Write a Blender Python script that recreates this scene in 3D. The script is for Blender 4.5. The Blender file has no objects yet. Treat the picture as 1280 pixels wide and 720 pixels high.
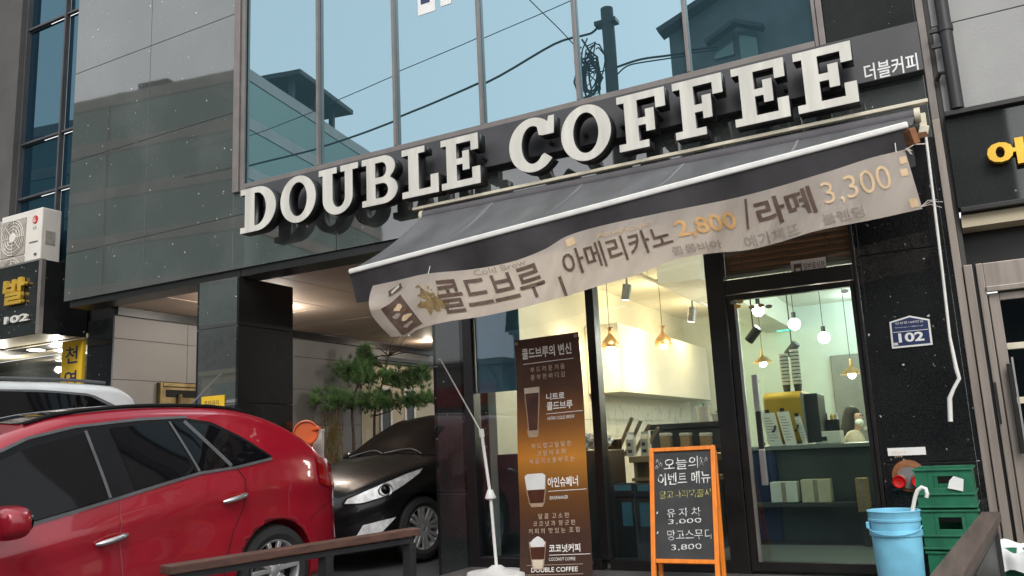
import bpy, bmesh, math, random
import numpy as np
from mathutils import Vector, Matrix
random.seed(7)
C = bpy.context.scene
COL = C.collection
R_ = math.radians

# ------------------------------------------------------------------ camera
FPX, YAW, PITCH, ROLL = 1056.73, -0.483913, 0.1860034, 0.0479077
CAMP = Vector((0.0, -6.7, 1.22))
_f = Vector((math.sin(YAW)*math.cos(PITCH), math.cos(YAW)*math.cos(PITCH), math.sin(PITCH)))
_r = Vector((math.cos(YAW), -math.sin(YAW), 0)); _d = -_r.cross(_f)
CR = _r*math.cos(ROLL) + _d*math.sin(ROLL)
CD = -_r*math.sin(ROLL) + _d*math.cos(ROLL)
CF = _f
cam = bpy.data.cameras.new('camera'); cam.sensor_width = 36; cam.lens = FPX*36/1280
cam.clip_end = 2000; cam.clip_start = 0.05
co = bpy.data.objects.new('camera', cam); COL.objects.link(co)
m = Matrix((CR, -CD, -CF)).transposed().to_4x4(); m.translation = CAMP
co.matrix_world = m
C.camera = co

def at(px, py, y=0.0):
    """world point on the plane y seen at a photo pixel (1280x720)"""
    d = CR*((px-640)/FPX) + CD*((py-360)/FPX) + CF
    return CAMP + d*((y-CAMP.y)/d.y)

# ------------------------------------------------------------------ light
SUN_EL, SUN_AZ = R_(42), R_(155)          # azimuth the light comes from (clockwise from +y)
w = bpy.data.worlds.new('World'); C.world = w; w.use_nodes = True
nt = w.node_tree; nt.nodes.clear()
sky = nt.nodes.new('ShaderNodeTexSky'); sky.sky_type = 'NISHITA'; sky.sun_disc = False
sky.sun_elevation = SUN_EL; sky.sun_rotation = SUN_AZ; sky.dust_density = 4; sky.air_density = 1.2
hs = nt.nodes.new('ShaderNodeHueSaturation'); hs.inputs['Saturation'].default_value = 0.18
bg = nt.nodes.new('ShaderNodeBackground'); bg.inputs['Strength'].default_value = 0.11
wo = nt.nodes.new('ShaderNodeOutputWorld')
ov = nt.nodes.new('ShaderNodeMix'); ov.data_type = 'RGBA'; ov.inputs[0].default_value = .62; ov.inputs[7].default_value = (6.4, 6.6, 6.8, 1)   # even cloud cover
nt.links.new(sky.outputs[0], hs.inputs['Color']); nt.links.new(hs.outputs[0], ov.inputs[6]); nt.links.new(ov.outputs[2], bg.inputs[0]); nt.links.new(bg.outputs[0], wo.inputs[0])
sl = bpy.data.lights.new('sun', 'SUN'); sl.energy = 0.8; sl.angle = R_(30); sl.color = (1, .96, .9)
so = bpy.data.objects.new('sun', sl); COL.objects.link(so)
sd = Vector((math.sin(SUN_AZ)*math.cos(SUN_EL), math.cos(SUN_AZ)*math.cos(SUN_EL), math.sin(SUN_EL)))
so.rotation_euler = sd.to_track_quat('Z', 'Y').to_euler()
C.view_settings.view_transform = 'Standard'; C.view_settings.look = 'None'
C.view_settings.exposure = 1.08; C.view_settings.gamma = 1; C.view_settings.use_curve_mapping = False
C.cycles.max_bounces = 8; C.cycles.transparent_max_bounces = 16
C.cycles.sample_clamp_indirect = 4

# ------------------------------------------------------------------ materials
MATS = {}
def nodes(name):
    mt = bpy.data.materials.new(name); mt.use_nodes = True
    t = mt.node_tree; b = t.nodes['Principled BSDF']; MATS[name] = mt
    return mt, t, b
def setp(b, base=None, rough=None, metal=None, ior=None, coat=None, emit=None, es=None, trans=None):
    if base: b.inputs['Base Color'].default_value = (*base, 1)
    if rough is not None: b.inputs['Roughness'].default_value = rough
    if metal is not None: b.inputs['Metallic'].default_value = metal
    if ior is not None: b.inputs['IOR'].default_value = ior
    if coat is not None: b.inputs['Coat Weight'].default_value = coat; b.inputs['Coat Roughness'].default_value = .03
    if emit: b.inputs['Emission Color'].default_value = (*emit, 1); b.inputs['Emission Strength'].default_value = es
    if trans is not None: b.inputs['Transmission Weight'].default_value = trans
def N(t, typ, **k):
    n = t.nodes.new(typ)
    for a, v in k.items():
        if a.startswith('i_'): n.inputs[a[2:].replace('_', ' ')].default_value = v
        else: setattr(n, a, v)
    return n
def coords(t, scale=(1, 1, 1)):
    g = N(t, 'ShaderNodeTexCoord'); mp = N(t, 'ShaderNodeMapping'); mp.inputs['Scale'].default_value = scale
    t.links.new(g.outputs['Object'], mp.inputs[0]); return mp.outputs[0]
def mixc(t, fac, a, b):
    mx = N(t, 'ShaderNodeMix', data_type='RGBA')
    if isinstance(fac, float): mx.inputs[0].default_value = fac
    else: t.links.new(fac, mx.inputs[0])
    for i, v in ((6, a), (7, b)):
        if isinstance(v, tuple): mx.inputs[i].default_value = (*v, 1)
        else: t.links.new(v, mx.inputs[i])
    return mx.outputs[2]
def ramp(t, src, p0, p1, invert=False):
    r = N(t, 'ShaderNodeMapRange'); r.inputs[1].default_value = p0; r.inputs[2].default_value = p1
    if invert: r.inputs[3].default_value = 1; r.inputs[4].default_value = 0
    t.links.new(src, r.inputs[0]); return r.outputs[0]
def mat(name, base, rough=.6, var=.18, nscale=6., bump=.0, bscale=40., metal=0, ior=1.5, coat=None, scale=(1, 1, 1), rvar=.1):
    """base colour with procedural mottling, roughness variation and optional bump"""
    mt, t, b = nodes(name); setp(b, base, rough, metal, ior, coat)
    v = coords(t, scale)
    n = N(t, 'ShaderNodeTexNoise'); n.inputs['Scale'].default_value = nscale; n.inputs['Detail'].default_value = 6
    t.links.new(v, n.inputs['Vector'])
    dk = tuple(c*(1-var) for c in base); lt = tuple(min(1, c*(1+var)) for c in base)
    t.links.new(mixc(t, ramp(t, n.outputs[0], .3, .7), dk, lt), b.inputs['Base Color'])
    rr = N(t, 'ShaderNodeMapRange'); rr.inputs[3].default_value = max(.02, rough-rvar*rough); rr.inputs[4].default_value = min(1, rough+rvar)
    t.links.new(n.outputs[0], rr.inputs[0]); t.links.new(rr.outputs[0], b.inputs['Roughness'])
    if bump:
        n2 = N(t, 'ShaderNodeTexNoise'); n2.inputs['Scale'].default_value = bscale; n2.inputs['Detail'].default_value = 4
        t.links.new(v, n2.inputs['Vector'])
        bp = N(t, 'ShaderNodeBump'); bp.inputs['Strength'].default_value = bump; bp.inputs['Distance'].default_value = .02
        t.links.new(n2.outputs[0], bp.inputs['Height']); t.links.new(bp.outputs[0], b.inputs['Normal'])
    return mt
def granite(name, base, rough, ior, fleck=.5, wav=.03, kp_=(.60, .80)):
    mt, t, b = nodes(name); setp(b, base, rough, 0, ior)
    v = coords(t)
    n = N(t, 'ShaderNodeTexNoise'); n.inputs['Scale'].default_value = 160; n.inputs['Detail'].default_value = 3
    t.links.new(v, n.inputs['Vector'])
    c1 = mixc(t, ramp(t, n.outputs[0], .35, .68), tuple(c*.45 for c in base), tuple(c*1.8 for c in base))
    nl = N(t, 'ShaderNodeTexNoise'); nl.inputs['Scale'].default_value = 1.1; nl.inputs['Detail'].default_value = 5
    t.links.new(v, nl.inputs['Vector'])
    c1 = mixc(t, ramp(t, nl.outputs[0], .45, .8), c1, tuple(c*1.7+.006 for c in base))
    # sparse white quartz flecks of uneven size
    out = c1
    for sc, th, keep in ((10., .10, kp_[0]), (22., .10, kp_[1])):
        vo = N(t, 'ShaderNodeTexVoronoi'); vo.inputs['Scale'].default_value = sc
        nz = N(t, 'ShaderNodeTexNoise'); nz.inputs['Scale'].default_value = sc*4
        t.links.new(v, nz.inputs['Vector'])
        ad = N(t, 'ShaderNodeMix', data_type='VECTOR'); ad.inputs[0].default_value = .035
        t.links.new(v, ad.inputs[4]); t.links.new(nz.outputs['Color'], ad.inputs[5]); t.links.new(ad.outputs[1], vo.inputs['Vector'])
        sp = ramp(t, vo.outputs['Distance'], th*.6, th, True)
        sx = N(t, 'ShaderNodeSeparateColor'); t.links.new(vo.outputs['Color'], sx.inputs[0])
        kp = ramp(t, sx.outputs[0], keep, keep+.25)
        mu = N(t, 'ShaderNodeMath', operation='MULTIPLY'); t.links.new(sp, mu.inputs[0]); t.links.new(kp, mu.inputs[1])
        out = mixc(t, mu.outputs[0], out, (fleck, fleck, fleck*.97))
    t.links.new(out, b.inputs['Base Color'])
    bp = N(t, 'ShaderNodeBump'); bp.inputs['Strength'].default_value = wav; bp.inputs['Distance'].default_value = .05
    n3 = N(t, 'ShaderNodeTexNoise'); n3.inputs['Scale'].default_value = 1.6; n3.inputs['Detail'].default_value = 2
    t.links.new(v, n3.inputs['Vector']); t.links.new(n3.outputs[0], bp.inputs['Height']); t.links.new(bp.outputs[0], b.inputs['Normal'])
    return mt
def glass(name, tint=(.93, .97, .96), ior=1.5, refl=(1, 1, 1), k=1.0):
    mt = bpy.data.materials.new(name); mt.use_nodes = True; t = mt.node_tree; t.nodes.clear(); MATS[name] = mt
    o = N(t, 'ShaderNodeOutputMaterial'); tr = N(t, 'ShaderNodeBsdfTransparent'); tr.inputs[0].default_value = (*tint, 1)
    gl = N(t, 'ShaderNodeBsdfGlossy'); gl.inputs['Roughness'].default_value = .0; gl.inputs[0].default_value = (*refl, 1)
    fr = N(t, 'ShaderNodeFresnel'); fr.inputs[0].default_value = ior
    mu = N(t, 'ShaderNodeMath', operation='MULTIPLY', use_clamp=True); mu.inputs[1].default_value = k
    mx = N(t, 'ShaderNodeMixShader')
    t.links.new(fr.outputs[0], mu.inputs[0]); t.links.new(mu.outputs[0], mx.inputs[0])
    t.links.new(tr.outputs[0], mx.inputs[1]); t.links.new(gl.outputs[0], mx.inputs[2]); t.links.new(mx.outputs[0], o.inputs[0])
    return mt
def mirror_glass(name, refl, body, fac):
    mt = bpy.data.materials.new(name); mt.use_nodes = True; t = mt.node_tree; t.nodes.clear(); MATS[name] = mt
    o = N(t, 'ShaderNodeOutputMaterial'); di = N(t, 'ShaderNodeBsdfDiffuse'); gl = N(t, 'ShaderNodeBsdfGlossy')
    gl.inputs['Roughness'].default_value = .005; gl.inputs[0].default_value = (*refl, 1); di.inputs[0].default_value = (*body, 1)
    v = coords(t)
    n = N(t, 'ShaderNodeTexNoise'); n.inputs['Scale'].default_value = .9; n.inputs['Detail'].default_value = 1
    bp = N(t, 'ShaderNodeBump'); bp.inputs['Strength'].default_value = .006; bp.inputs['Distance'].default_value = .1
    t.links.new(v, n.inputs['Vector']); t.links.new(n.outputs[0], bp.inputs['Height']); t.links.new(bp.outputs[0], gl.inputs['Normal'])
    mx = N(t, 'ShaderNodeMixShader'); mx.inputs[0].default_value = fac
    t.links.new(di.outputs[0], mx.inputs[1]); t.links.new(gl.outputs[0], mx.inputs[2]); t.links.new(mx.outputs[0], o.inputs[0])
    return mt
def emis(name, col, s):
    mt, t, b = nodes(name); setp(b, col, .5, emit=col, es=s); return mt
def paint(name, base, rough=.25, metal=.0, coat=1., flake=.1):
    mt = mat(name, base, rough, flake, 3., 0, metal=metal, coat=coat, rvar=.05); return mt

M = {}
M['granite'] = granite('granite', (.050, .056, .053), .025, 2.35, .75, .006)
M['granite_black'] = granite('granite_black', (.010, .0105, .011), .05, 1.5, .62, .008, (.36, .62))
M['granite_mid'] = granite('granite_mid', (.020, .022, .022), .04, 1.7, .65, .008)
M['joint'] = mat('joint', (.16, .16, .15), .8)
M['frame_dark'] = mat('frame_dark', (.018, .017, .017), .35, .2, 8, .02)
M['frame_black'] = mat('frame_black', (.010, .009, .009), .3, .2, 8, .02)
M['frame_grey'] = mat('frame_grey', (.19, .17, .16), .45, .15, 5, .03, metal=.3)
M['frame_brown'] = mat('frame_brown', (.33, .285, .25), .32, .2, 3, .03, metal=.5, scale=(6, 6, .4))
M['blue_glass'] = mirror_glass('blue_glass', (.335, .475, .54), (.08, .17, .21), .80)
M['blue_glass_deep'] = mirror_glass('blue_glass_deep', (.10, .18, .22), (.015, .05, .09), .75)
M['shop_glass'] = glass('shop_glass', (.90, .95, .95), 1.5, (.75, .85, 1.), 1.25)
M['door_glass'] = glass('door_glass', (.84, .96, .93), 1.5, (.8, .9, 1.), 1.2)
M['smoke_glass'] = glass('smoke_glass', (.25, .32, .36), 1.5, (.8, .9, 1), 1.2)
M['blue_film'] = mat('blue_film', (.10, .27, .36), .3, .2, 2)
M['white_face'] = mat('white_face', (.60, .585, .53), .45, .13, 2.2, .02, scale=(5, 5, .7))
M['letter_black'] = mat('letter_black', (.012, .012, .013), .4, .2, 6)
M['sign_grey'] = mat('sign_grey', (.055, .055, .06), .5, .2, 3, .03)
M['white_paint'] = mat('white_paint', (.72, .71, .68), .4, .08, 9, .02)
M['cream_paint'] = mat('cream_paint', (.62, .57, .44), .45, .1, 12, .02)
M['awning'] = mat('awning_fabric', (.24, .243, .252), .85, .24, 2.6, .12, 7, scale=(1.6, .5, .5))
M['awning_dark'] = mat('awning_valance', (.105, .10, .108), .9, .2, 4, .15, 6)
M['soffit'] = mat('soffit_metal', (.50, .385, .30), .62, .12, 1.2, .25, 2.2)
M['grey_panel'] = mat('grey_panel', (.20, .197, .19), .6, .08, 1.3, .04, 60)
M['grey_stone'] = mat('grey_stone', (.33, .33, .325), .65, .1, 2.2, .08, 45)
M['concrete'] = mat('concrete', (.07, .067, .064), .8, .2, 2, .1)
M['asphalt'] = mat('asphalt', (.045, .045, .047), .85, .3, 3, .3, 90)
M['deck'] = mat('deck_tile', (.09, .085, .08), .6, .25, 4, .1)
M['cream_wall'] = mat('cream_wall', (.55, .48, .34), .8, .08, 2, .05)
M['wall_int'] = mat('wall_interior', (.72, .70, .62), .7, .06, 1.5, .02)
M['wall_cool'] = mat('wall_pale', (.62, .68, .64), .7, .06, 1.5, .02)
M['wood_brown'] = mat('wood_brown', (.105, .050, .036), .45, .35, 3, .15, 30, scale=(14, 1.0, 14))
M['wood_dark'] = mat('wood_weathered', (.085, .060, .050), .6, .35, 3, .2, 30, scale=(14, 1.0, 14))
M['steel_dark'] = mat('steel_dark', (.02, .02, .022), .45, .2, 6, .03)
M['steel'] = mat('steel', (.52, .51, .49), .28, .1, 8, .02, metal=.9)
M['red_paint'] = paint('red_paint', (.38, .008, .023), .27, .15, 1.)
M['black_paint'] = paint('black_paint', (.007, .007, .0075), .3, 0, .35); M['black_paint'].node_tree.nodes['Principled BSDF'].inputs['Specular IOR Level'].default_value = .2
M['silver_white'] = paint('white_car_paint', (.66, .67, .67), .25)
M['car_glass'] = mat('car_glass', (.005, .005, .006), .03, .1, 2, rvar=.01, ior=1.33)
M['car_trim'] = mat('car_trim', (.010, .010, .011), .5, .2, 8)
M['car_trim'].node_tree.nodes['Principled BSDF'].inputs['Specular IOR Level'].default_value = .15
M['trim_grey'] = mat('trim_grey', (.10, .10, .105), .4, .2, 8)
M['chrome'] = mat('chrome', (.62, .61, .60), .25, .06, 8, metal=.85)
M['rubber'] = mat('rubber', (.02, .02, .02), .8, .2, 10, .1)
M['alloy'] = mat('alloy', (.50, .50, .50), .35, .1, 10, metal=.6)
M['tail_red'] = paint('tail_red', (.35, .005, .005), .12)
M['lamp_clear'] = mat('lamp_clear', (.78, .79, .79), .15, .3, 14, .25, 14, metal=.2, coat=1.)
M['seam'] = mat('seam', (.05, .005, .006), .8)
M['seam_pale'] = mat('seam_pale', (.34, .05, .06), .5)
M['pvc_beige'] = mat('pvc_beige', (.72, .65, .585), .62, .10, 2.2, .2, 4.5)
def translucent(mt, k, col):
    t = mt.node_tree; o = [n for n in t.nodes if n.type == 'OUTPUT_MATERIAL'][0]; b = t.nodes['Principled BSDF']
    tr = N(t, 'ShaderNodeBsdfTranslucent'); tr.inputs[0].default_value = (*col, 1); mx = N(t, 'ShaderNodeMixShader'); mx.inputs[0].default_value = k
    t.links.new(b.outputs[0], mx.inputs[1]); t.links.new(tr.outputs[0], mx.inputs[2]); t.links.new(mx.outputs[0], o.inputs[0])
translucent(M['pvc_beige'], .18, (.62, .54, .47)); translucent(M['awning'], .2, (.3, .3, .32))
M['print_brown'] = mat('print_brown', (.10, .062, .045), .8, .35, 30)
M['print_tan'] = mat('print_tan', (.30, .25, .21), .8, .2, 20)
M['print_orange'] = mat('print_orange', (.58, .34, .14), .8, .15, 20)
M['print_faded'] = mat('print_faded', (.62, .45, .28), .8, .1, 20)
M['stain'] = mat('stain_ochre', (.21, .14, .055), .8, .6, 14)
M['gold'] = mat('gold', (.74, .46, .06), .32, .1, 5, .02, metal=.55)
M['yellow'] = mat('yellow', (.80, .50, .02), .6, .06, 5)
M['orange'] = mat('orange_plastic', (.72, .13, .03), .4, .1, 5)
M['orange_wood'] = mat('orange_wood', (.78, .21, .012), .4, .13, 4, .08, 30, scale=(9, 9, 1.2))
M['chalkboard'] = mat('chalkboard', (.035, .036, .037), .75, .35, 4)
M['chalk'] = mat('chalk', (.66, .66, .64), .95, .3, 60)
M['chalk_yellow'] = mat('chalk_yellow', (.40, .38, .14), .95, .3, 60)
M['bucket_blue'] = mat('bucket_blue', (.20, .53, .72), .42, .14, 9, .04)
M['crate_green'] = mat('crate_green', (.009, .125, .062), .45, .25, 9, .04)
M['paper_white'] = mat('paper_white', (.74, .74, .72), .6, .05, 8)
M['plate_blue'] = mat('plate_blue', (.014, .026, .095), .35, .1, 6)
M['red_plastic'] = mat('red_plastic', (.55, .012, .012), .35, .1, 6)
M['rust'] = mat('rust_brass', (.26, .11, .045), .5, .4, 12, .1, metal=.4)
M['brass'] = mat('brass', (.20, .15, .07), .35, .4, 6, .05, metal=.8)
M['bag'] = mat('bag_white', (.72, .73, .73), .3, .06, 6, .4, 9)
M['ac_white'] = mat('ac_white', (.66, .62, .56), .5, .06, 4)
M['ac_grille'] = mat('ac_grille', (.34, .31, .27), .5, .2, 20)
M['counter_dark'] = mat('counter_dark', (.05, .058, .06), .35, .2, 3)
M['counter_top'] = mat('counter_top', (.20, .22, .22), .3, .1, 4)
M['wood_tan'] = mat('wood_tan', (.34, .23, .11), .5, .2, 4, .06, scale=(2, 10, 10))
M['copper'] = mat('copper', (.55, .36, .18), .3, .1, 5, metal=.9)
M['grey_metal'] = mat('grey_metal', (.22, .22, .21), .4, .1, 8, metal=.4)
M['cardboard'] = mat('cardboard', (.26, .20, .13), .8, .15, 8)
M['skin'] = mat('skin', (.55, .34, .25), .55, .06, 10)
M['hair'] = mat('hair', (.012, .009, .008), .7, .3, 30, scale=(1, 1, .1))
M['cloth_cream'] = mat('cloth_cream', (.52, .44, .36), .9, .1, 20, .15)
M['cloth_dark'] = mat('cloth_dark', (.04, .045, .06), .9, .2, 20)
M['bark'] = mat('bark', (.10, .065, .045), .9, .35, 14, .4)
M['blind'] = mat('blind_wood', (.30, .17, .10), .5, .2, 6, scale=(.5, 6, 6))
M['poster_text'] = mat('poster_text', (.86, .83, .77), .7, .05, 8)
M['poster_faint'] = mat('poster_faint', (.60, .47, .36), .7, .05, 8)
M['coffee'] = mat('coffee', (.07, .020, .010), .4, .3, 8)
M['crema'] = mat('crema', (.62, .52, .40), .6, .15, 12)
M['glass_print'] = mat('glass_print', (.40, .28, .19), .4, .15, 6)
M['bulb_warm'] = emis('bulb_warm', (1., .80, .48), 14)
M['bulb_cool'] = emis('bulb_cool', (1., .93, .74), 14)
M['lamp_spot'] = emis('lamp_spot', (1., .95, .85), 10)
M['exit_green'] = emis('exit_green', (.05, .7, .45), 1.5)
M['tile_white'] = mat('tile_white', (.70, .69, .62), .25, .05, 5)
M['opp_wall'] = mat('opposite_wall', (.36, .34, .31), .8, .1, 1)
M['opp_glass'] = mirror_glass('opposite_glass', (.25, .31, .285), (.17, .235, .21), .3)
M['opp_dark'] = mat('house_dark', (.13, .14, .145), .8, .2, 2)
M['roof_dark'] = mat('roof_dark', (.05, .05, .055), .8, .2, 2)
M['leaf_dry'] = mat('leaf_dry', (.22, .13, .04), .9, .3, 20)
def poster_mat():
    mt, t, b = nodes('poster_print'); setp(b, (.1, .05, .03), .55)
    g = N(t, 'ShaderNodeTexCoord'); s = N(t, 'ShaderNodeSeparateXYZ'); t.links.new(g.outputs['Generated'], s.inputs[0])
    cr = N(t, 'ShaderNodeValToRGB'); e = cr.color_ramp.elements
    e[0].position = 0; e[0].color = (.11, .06, .044, 1); e[1].position = 1; e[1].color = (.13, .07, .055, 1)
    for p, c in ((.18, (.13, .06, .04, 1)), (.33, (.27, .11, .03, 1)), (.49, (.74, .34, .05, 1)), (.62, (.36, .15, .04, 1)), (.78, (.15, .075, .05, 1))):
        k = e.new(p); k.color = c
    t.links.new(s.outputs[2], cr.inputs[0]); t.links.new(cr.outputs[0], b.inputs['Base Color'])
poster_mat(); M['poster'] = MATS['poster_print']
def needle_mat(name, base):
    mt, t, b = nodes(name); setp(b, base, .6)
    oi = N(t, 'ShaderNodeTexNoise'); oi.inputs['Scale'].default_value = 4.; v = coords(t); t.links.new(v, oi.inputs['Vector'])
    t.links.new(mixc(t, ramp(t, oi.outputs[0], .35, .65), tuple(c*.55 for c in base), tuple(c*1.5 for c in base)), b.inputs['Base Color'])
    return mt
M['needle'] = needle_mat('pine_needle', (.085, .18, .055))

# ------------------------------------------------------------------ helpers
ROOTLOC = {}
def tag(o, label=None, cat=None, group=None, kind=None):
    if label: o['label'] = label
    if cat: o['category'] = cat
    if group: o['group'] = group
    if kind: o['kind'] = kind
    return o
def thing(name, label, cat, loc=(0, 0, 0), rot=(0, 0, 0), group=None, local=False):
    o = bpy.data.objects.new(name, None); COL.objects.link(o); o.location = loc; o.rotation_euler = rot
    o.empty_display_size = .1
    ROOTLOC[o.name] = None if local else Vector(loc)
    return tag(o, label, cat, group)
def world_off(p):
    """offset that undoes the parents' placement, so that part meshes can be written in world metres"""
    while p.parent: p = p.parent
    return ROOTLOC.get(p.name)
def link(name, me, mats, parent=None, bevel=0, smooth=False, label=None, kind=None, shift=True):
    o = bpy.data.objects.new(name, me); COL.objects.link(o)
    for a in (mats if isinstance(mats, (list, tuple)) else [mats]):
        me.materials.append(M[a] if isinstance(a, str) else a)
    if parent is not None:
        o.parent = parent
        if parent.parent is None and shift:
            off = world_off(parent)
            if off is not None: o.matrix_parent_inverse = Matrix.Translation(-off)
    if bevel:
        b = o.modifiers.new('b', 'BEVEL'); b.width = bevel; b.segments = 2; b.limit_method = 'ANGLE'; b.angle_limit = R_(40)
    if smooth:
        for p in me.polygons: p.use_smooth = True
    if label: o['label'] = label
    if kind: o['kind'] = kind
    return o
def obj(name, bm, mats, parent=None, recalc=True, **k):
    if recalc: bmesh.ops.recalc_face_normals(bm, faces=bm.faces)
    me = bpy.data.meshes.new(name); bm.to_mesh(me); bm.free()
    if any(p.use_smooth for p in me.polygons): me.set_sharp_from_angle(angle=R_(38))
    return link(name, me, mats, parent, **k)
def BM(): return bmesh.new()
def box(bm, x0, x1, y0, y1, z0, z1, mi=0):
    v = [bm.verts.new((x, y, z)) for x in (x0, x1) for y in (y0, y1) for z in (z0, z1)]
    for f in ((0, 1, 3, 2), (4, 6, 7, 5), (0, 4, 5, 1), (2, 3, 7, 6), (0, 2, 6, 4), (1, 5, 7, 3)):
        fc = bm.faces.new([v[i] for i in f]); fc.material_index = mi
    return v
def obox(bm, c, ax, ay, az, hx, hy, hz):
    """oriented box"""
    c = Vector(c); v = []
    for i in (-1, 1):
        for j in (-1, 1):
            for k in (-1, 1): v.append(bm.verts.new(c+Vector(ax)*hx*i+Vector(ay)*hy*j+Vector(az)*hz*k))
    for f in ((0, 1, 3, 2), (4, 6, 7, 5), (0, 4, 5, 1), (2, 3, 7, 6), (0, 2, 6, 4), (1, 5, 7, 3)): bm.faces.new([v[i] for i in f])
def beam(bm, a, b, w, h, up=(0, 0, 1)):
    a = Vector(a); b = Vector(b); d = (b-a); L = d.length; d.normalize()
    s = d.cross(Vector(up)).normalized(); u = s.cross(d)
    obox(bm, (a+b)/2, d, s, u, L/2, w/2, h/2)
def tube(bm, pts, r, n=10, cap=True, smoothf=True):
    pts = [Vector(p) for p in pts]; rings = []; rs = r if isinstance(r, (list, tuple)) else [r]*len(pts)
    ref = None
    for i, p in enumerate(pts):
        d = (pts[min(i+1, len(pts)-1)]-pts[max(i-1, 0)]).normalized()
        if ref is None: ref = d.orthogonal().normalized()
        ref = (ref-d*ref.dot(d)); ref = ref.normalized() if ref.length > 1e-6 else d.orthogonal().normalized()
        s = d.cross(ref)
        rings.append([bm.verts.new(p+(ref*math.cos(2*math.pi*k/n)+s*math.sin(2*math.pi*k/n))*rs[i]) for k in range(n)])
    for a, b in zip(rings, rings[1:]):
        for k in range(n):
            f = bm.faces.new((a[k], a[(k+1) % n], b[(k+1) % n], b[k])); f.smooth = smoothf
    if cap: bm.faces.new(rings[0]); bm.faces.new(rings[-1])
def lathe(bm, prof, c=(0, 0, 0), n=32, ax='z', smoothf=True, closed=False):
    rings = []
    for r, h in prof:
        ring = []
        for k in range(n):
            a = 2*math.pi*k/n; x, y = max(r, 1e-4)*math.cos(a), max(r, 1e-4)*math.sin(a)
            p = (x, y, h) if ax == 'z' else ((x, h, y) if ax == 'y' else (h, x, y))
            ring.append(bm.verts.new(Vector(p)+Vector(c)))
        rings.append(ring)
    pr = list(zip(rings, rings[1:])) + ([(rings[-1], rings[0])] if closed else [])
    for a, b in pr:
        for k in range(n):
            f = bm.faces.new((a[k], a[(k+1) % n], b[(k+1) % n], b[k])); f.smooth = smoothf
    if not closed: bm.faces.new(rings[0]); bm.faces.new(rings[-1])
def gridsurf(bm, fn, nu, nv, smoothf=True, mi=0):
    g = [[bm.verts.new(fn(i/nu, j/nv)) for j in range(nv+1)] for i in range(nu+1)]
    for i in range(nu):
        for j in range(nv):
            f = bm.faces.new((g[i][j], g[i+1][j], g[i+1][j+1], g[i][j+1])); f.smooth = smoothf; f.material_index = mi
    return g
def solid(bm, th):
    r = bmesh.ops.solidify(bm, geom=bm.faces[:], thickness=th); return r
def flat_poly(bm, pts, nrm, th):
    """thick polygon: outline pts extruded along nrm by th"""
    a = [bm.verts.new(Vector(p)) for p in pts]; b = [bm.verts.new(Vector(p)+Vector(nrm)*th) for p in pts]
    bm.faces.new(a); bm.faces.new(list(reversed(b)))
    for i in range(len(a)):
        j = (i+1) % len(a); bm.faces.new((a[j], a[i], b[i], b[j]))
def interp(knots, x):
    if x <= knots[0][0]: return knots[0][1]
    for (a, va), (b, vb) in zip(knots, knots[1:]):
        if x <= b: return va+(vb-va)*(x-a)/(b-a)
    return knots[-1][1]
def smooth_interp(knots, x):
    xs = [k[0] for k in knots]; ys = [k[1] for k in knots]; n = len(xs)
    if x <= xs[0]: return ys[0]
    if x >= xs[-1]: return ys[-1]
    i = max(j for j in range(n-1) if xs[j] <= x)
    def tan(j):
        if j == 0: return (ys[1]-ys[0])/(xs[1]-xs[0])
        if j == n-1: return (ys[-1]-ys[-2])/(xs[-1]-xs[-2])
        a = (ys[j]-ys[j-1])/(xs[j]-xs[j-1]); b = (ys[j+1]-ys[j])/(xs[j+1]-xs[j])
        return 0 if a*b <= 0 else 2*a*b/(a+b)
    h = xs[i+1]-xs[i]; t = (x-xs[i])/h
    return ((1+2*t)*(1-t)**2*ys[i]+t*(1-t)**2*h*tan(i)+t*t*(3-2*t)*ys[i+1]+t*t*(t-1)*h*tan(i+1))

def text_mesh(body, bold=0., ext=0., res=3):
    """glyph outlines as a mesh, normalised to the unit box (x,y in 0..1, z = +-ext)"""
    cu = bpy.data.curves.new('txt', 'FONT'); cu.body = body; cu.offset = bold; cu.extrude = ext; cu.resolution_u = res
    o = bpy.data.objects.new('txt', cu); COL.objects.link(o)
    dg = bpy.context.evaluated_depsgraph_get(); dg.update()
    me = bpy.data.meshes.new_from_object(o.evaluated_get(dg))
    bpy.data.objects.remove(o); bpy.data.curves.remove(cu)
    me.materials.clear()
    co_ = np.array([v.co[:] for v in me.vertices])
    lo, hi = co_.min(0), co_.max(0); s = np.maximum(hi-lo, 1e-6)
    co_[:, 0] = (co_[:, 0]-lo[0])/s[0]; co_[:, 1] = (co_[:, 1]-lo[1])/s[1]
    return me, co_
def text(name, body, fn, m_, parent=None, bold=0., ext=0., sub=0, label=None, jitter=0.):
    """place glyphs with fn(u, v, w) -> world point; w is the half thickness coordinate"""
    me, cc = text_mesh(body, bold, ext)
    if sub:
        bm = BM(); bm.from_mesh(me)
        for v, c in zip(bm.verts, cc): v.co = c
        for it in range(sub):
            es = [e for e in bm.edges if e.calc_length() > .035]
            bmesh.ops.subdivide_edges(bm, edges=es, cuts=1)
        bmesh.ops.triangulate(bm, faces=bm.faces)
        cc = [tuple(v.co) for v in bm.verts]; bm.to_mesh(me); bm.free()
    rnd = random.Random(len(body))
    for v, c in zip(me.vertices, cc):
        j = (rnd.uniform(-jitter, jitter), rnd.uniform(-jitter, jitter)) if jitter else (0, 0)
        v.co = fn(c[0]+j[0], c[1]+j[1], c[2])
    return link(name, me, m_, parent, label=label)
def on_plane(o, ux, uy, n, off=.003):
    """map for text(): origin = lower-left corner, ux/uy = full width/height vectors"""
    o, ux, uy, n = Vector(o), Vector(ux), Vector(uy), Vector(n).normalized()
    return lambda u, v, wz: o+ux*u+uy*v+n*(off+wz)

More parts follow.
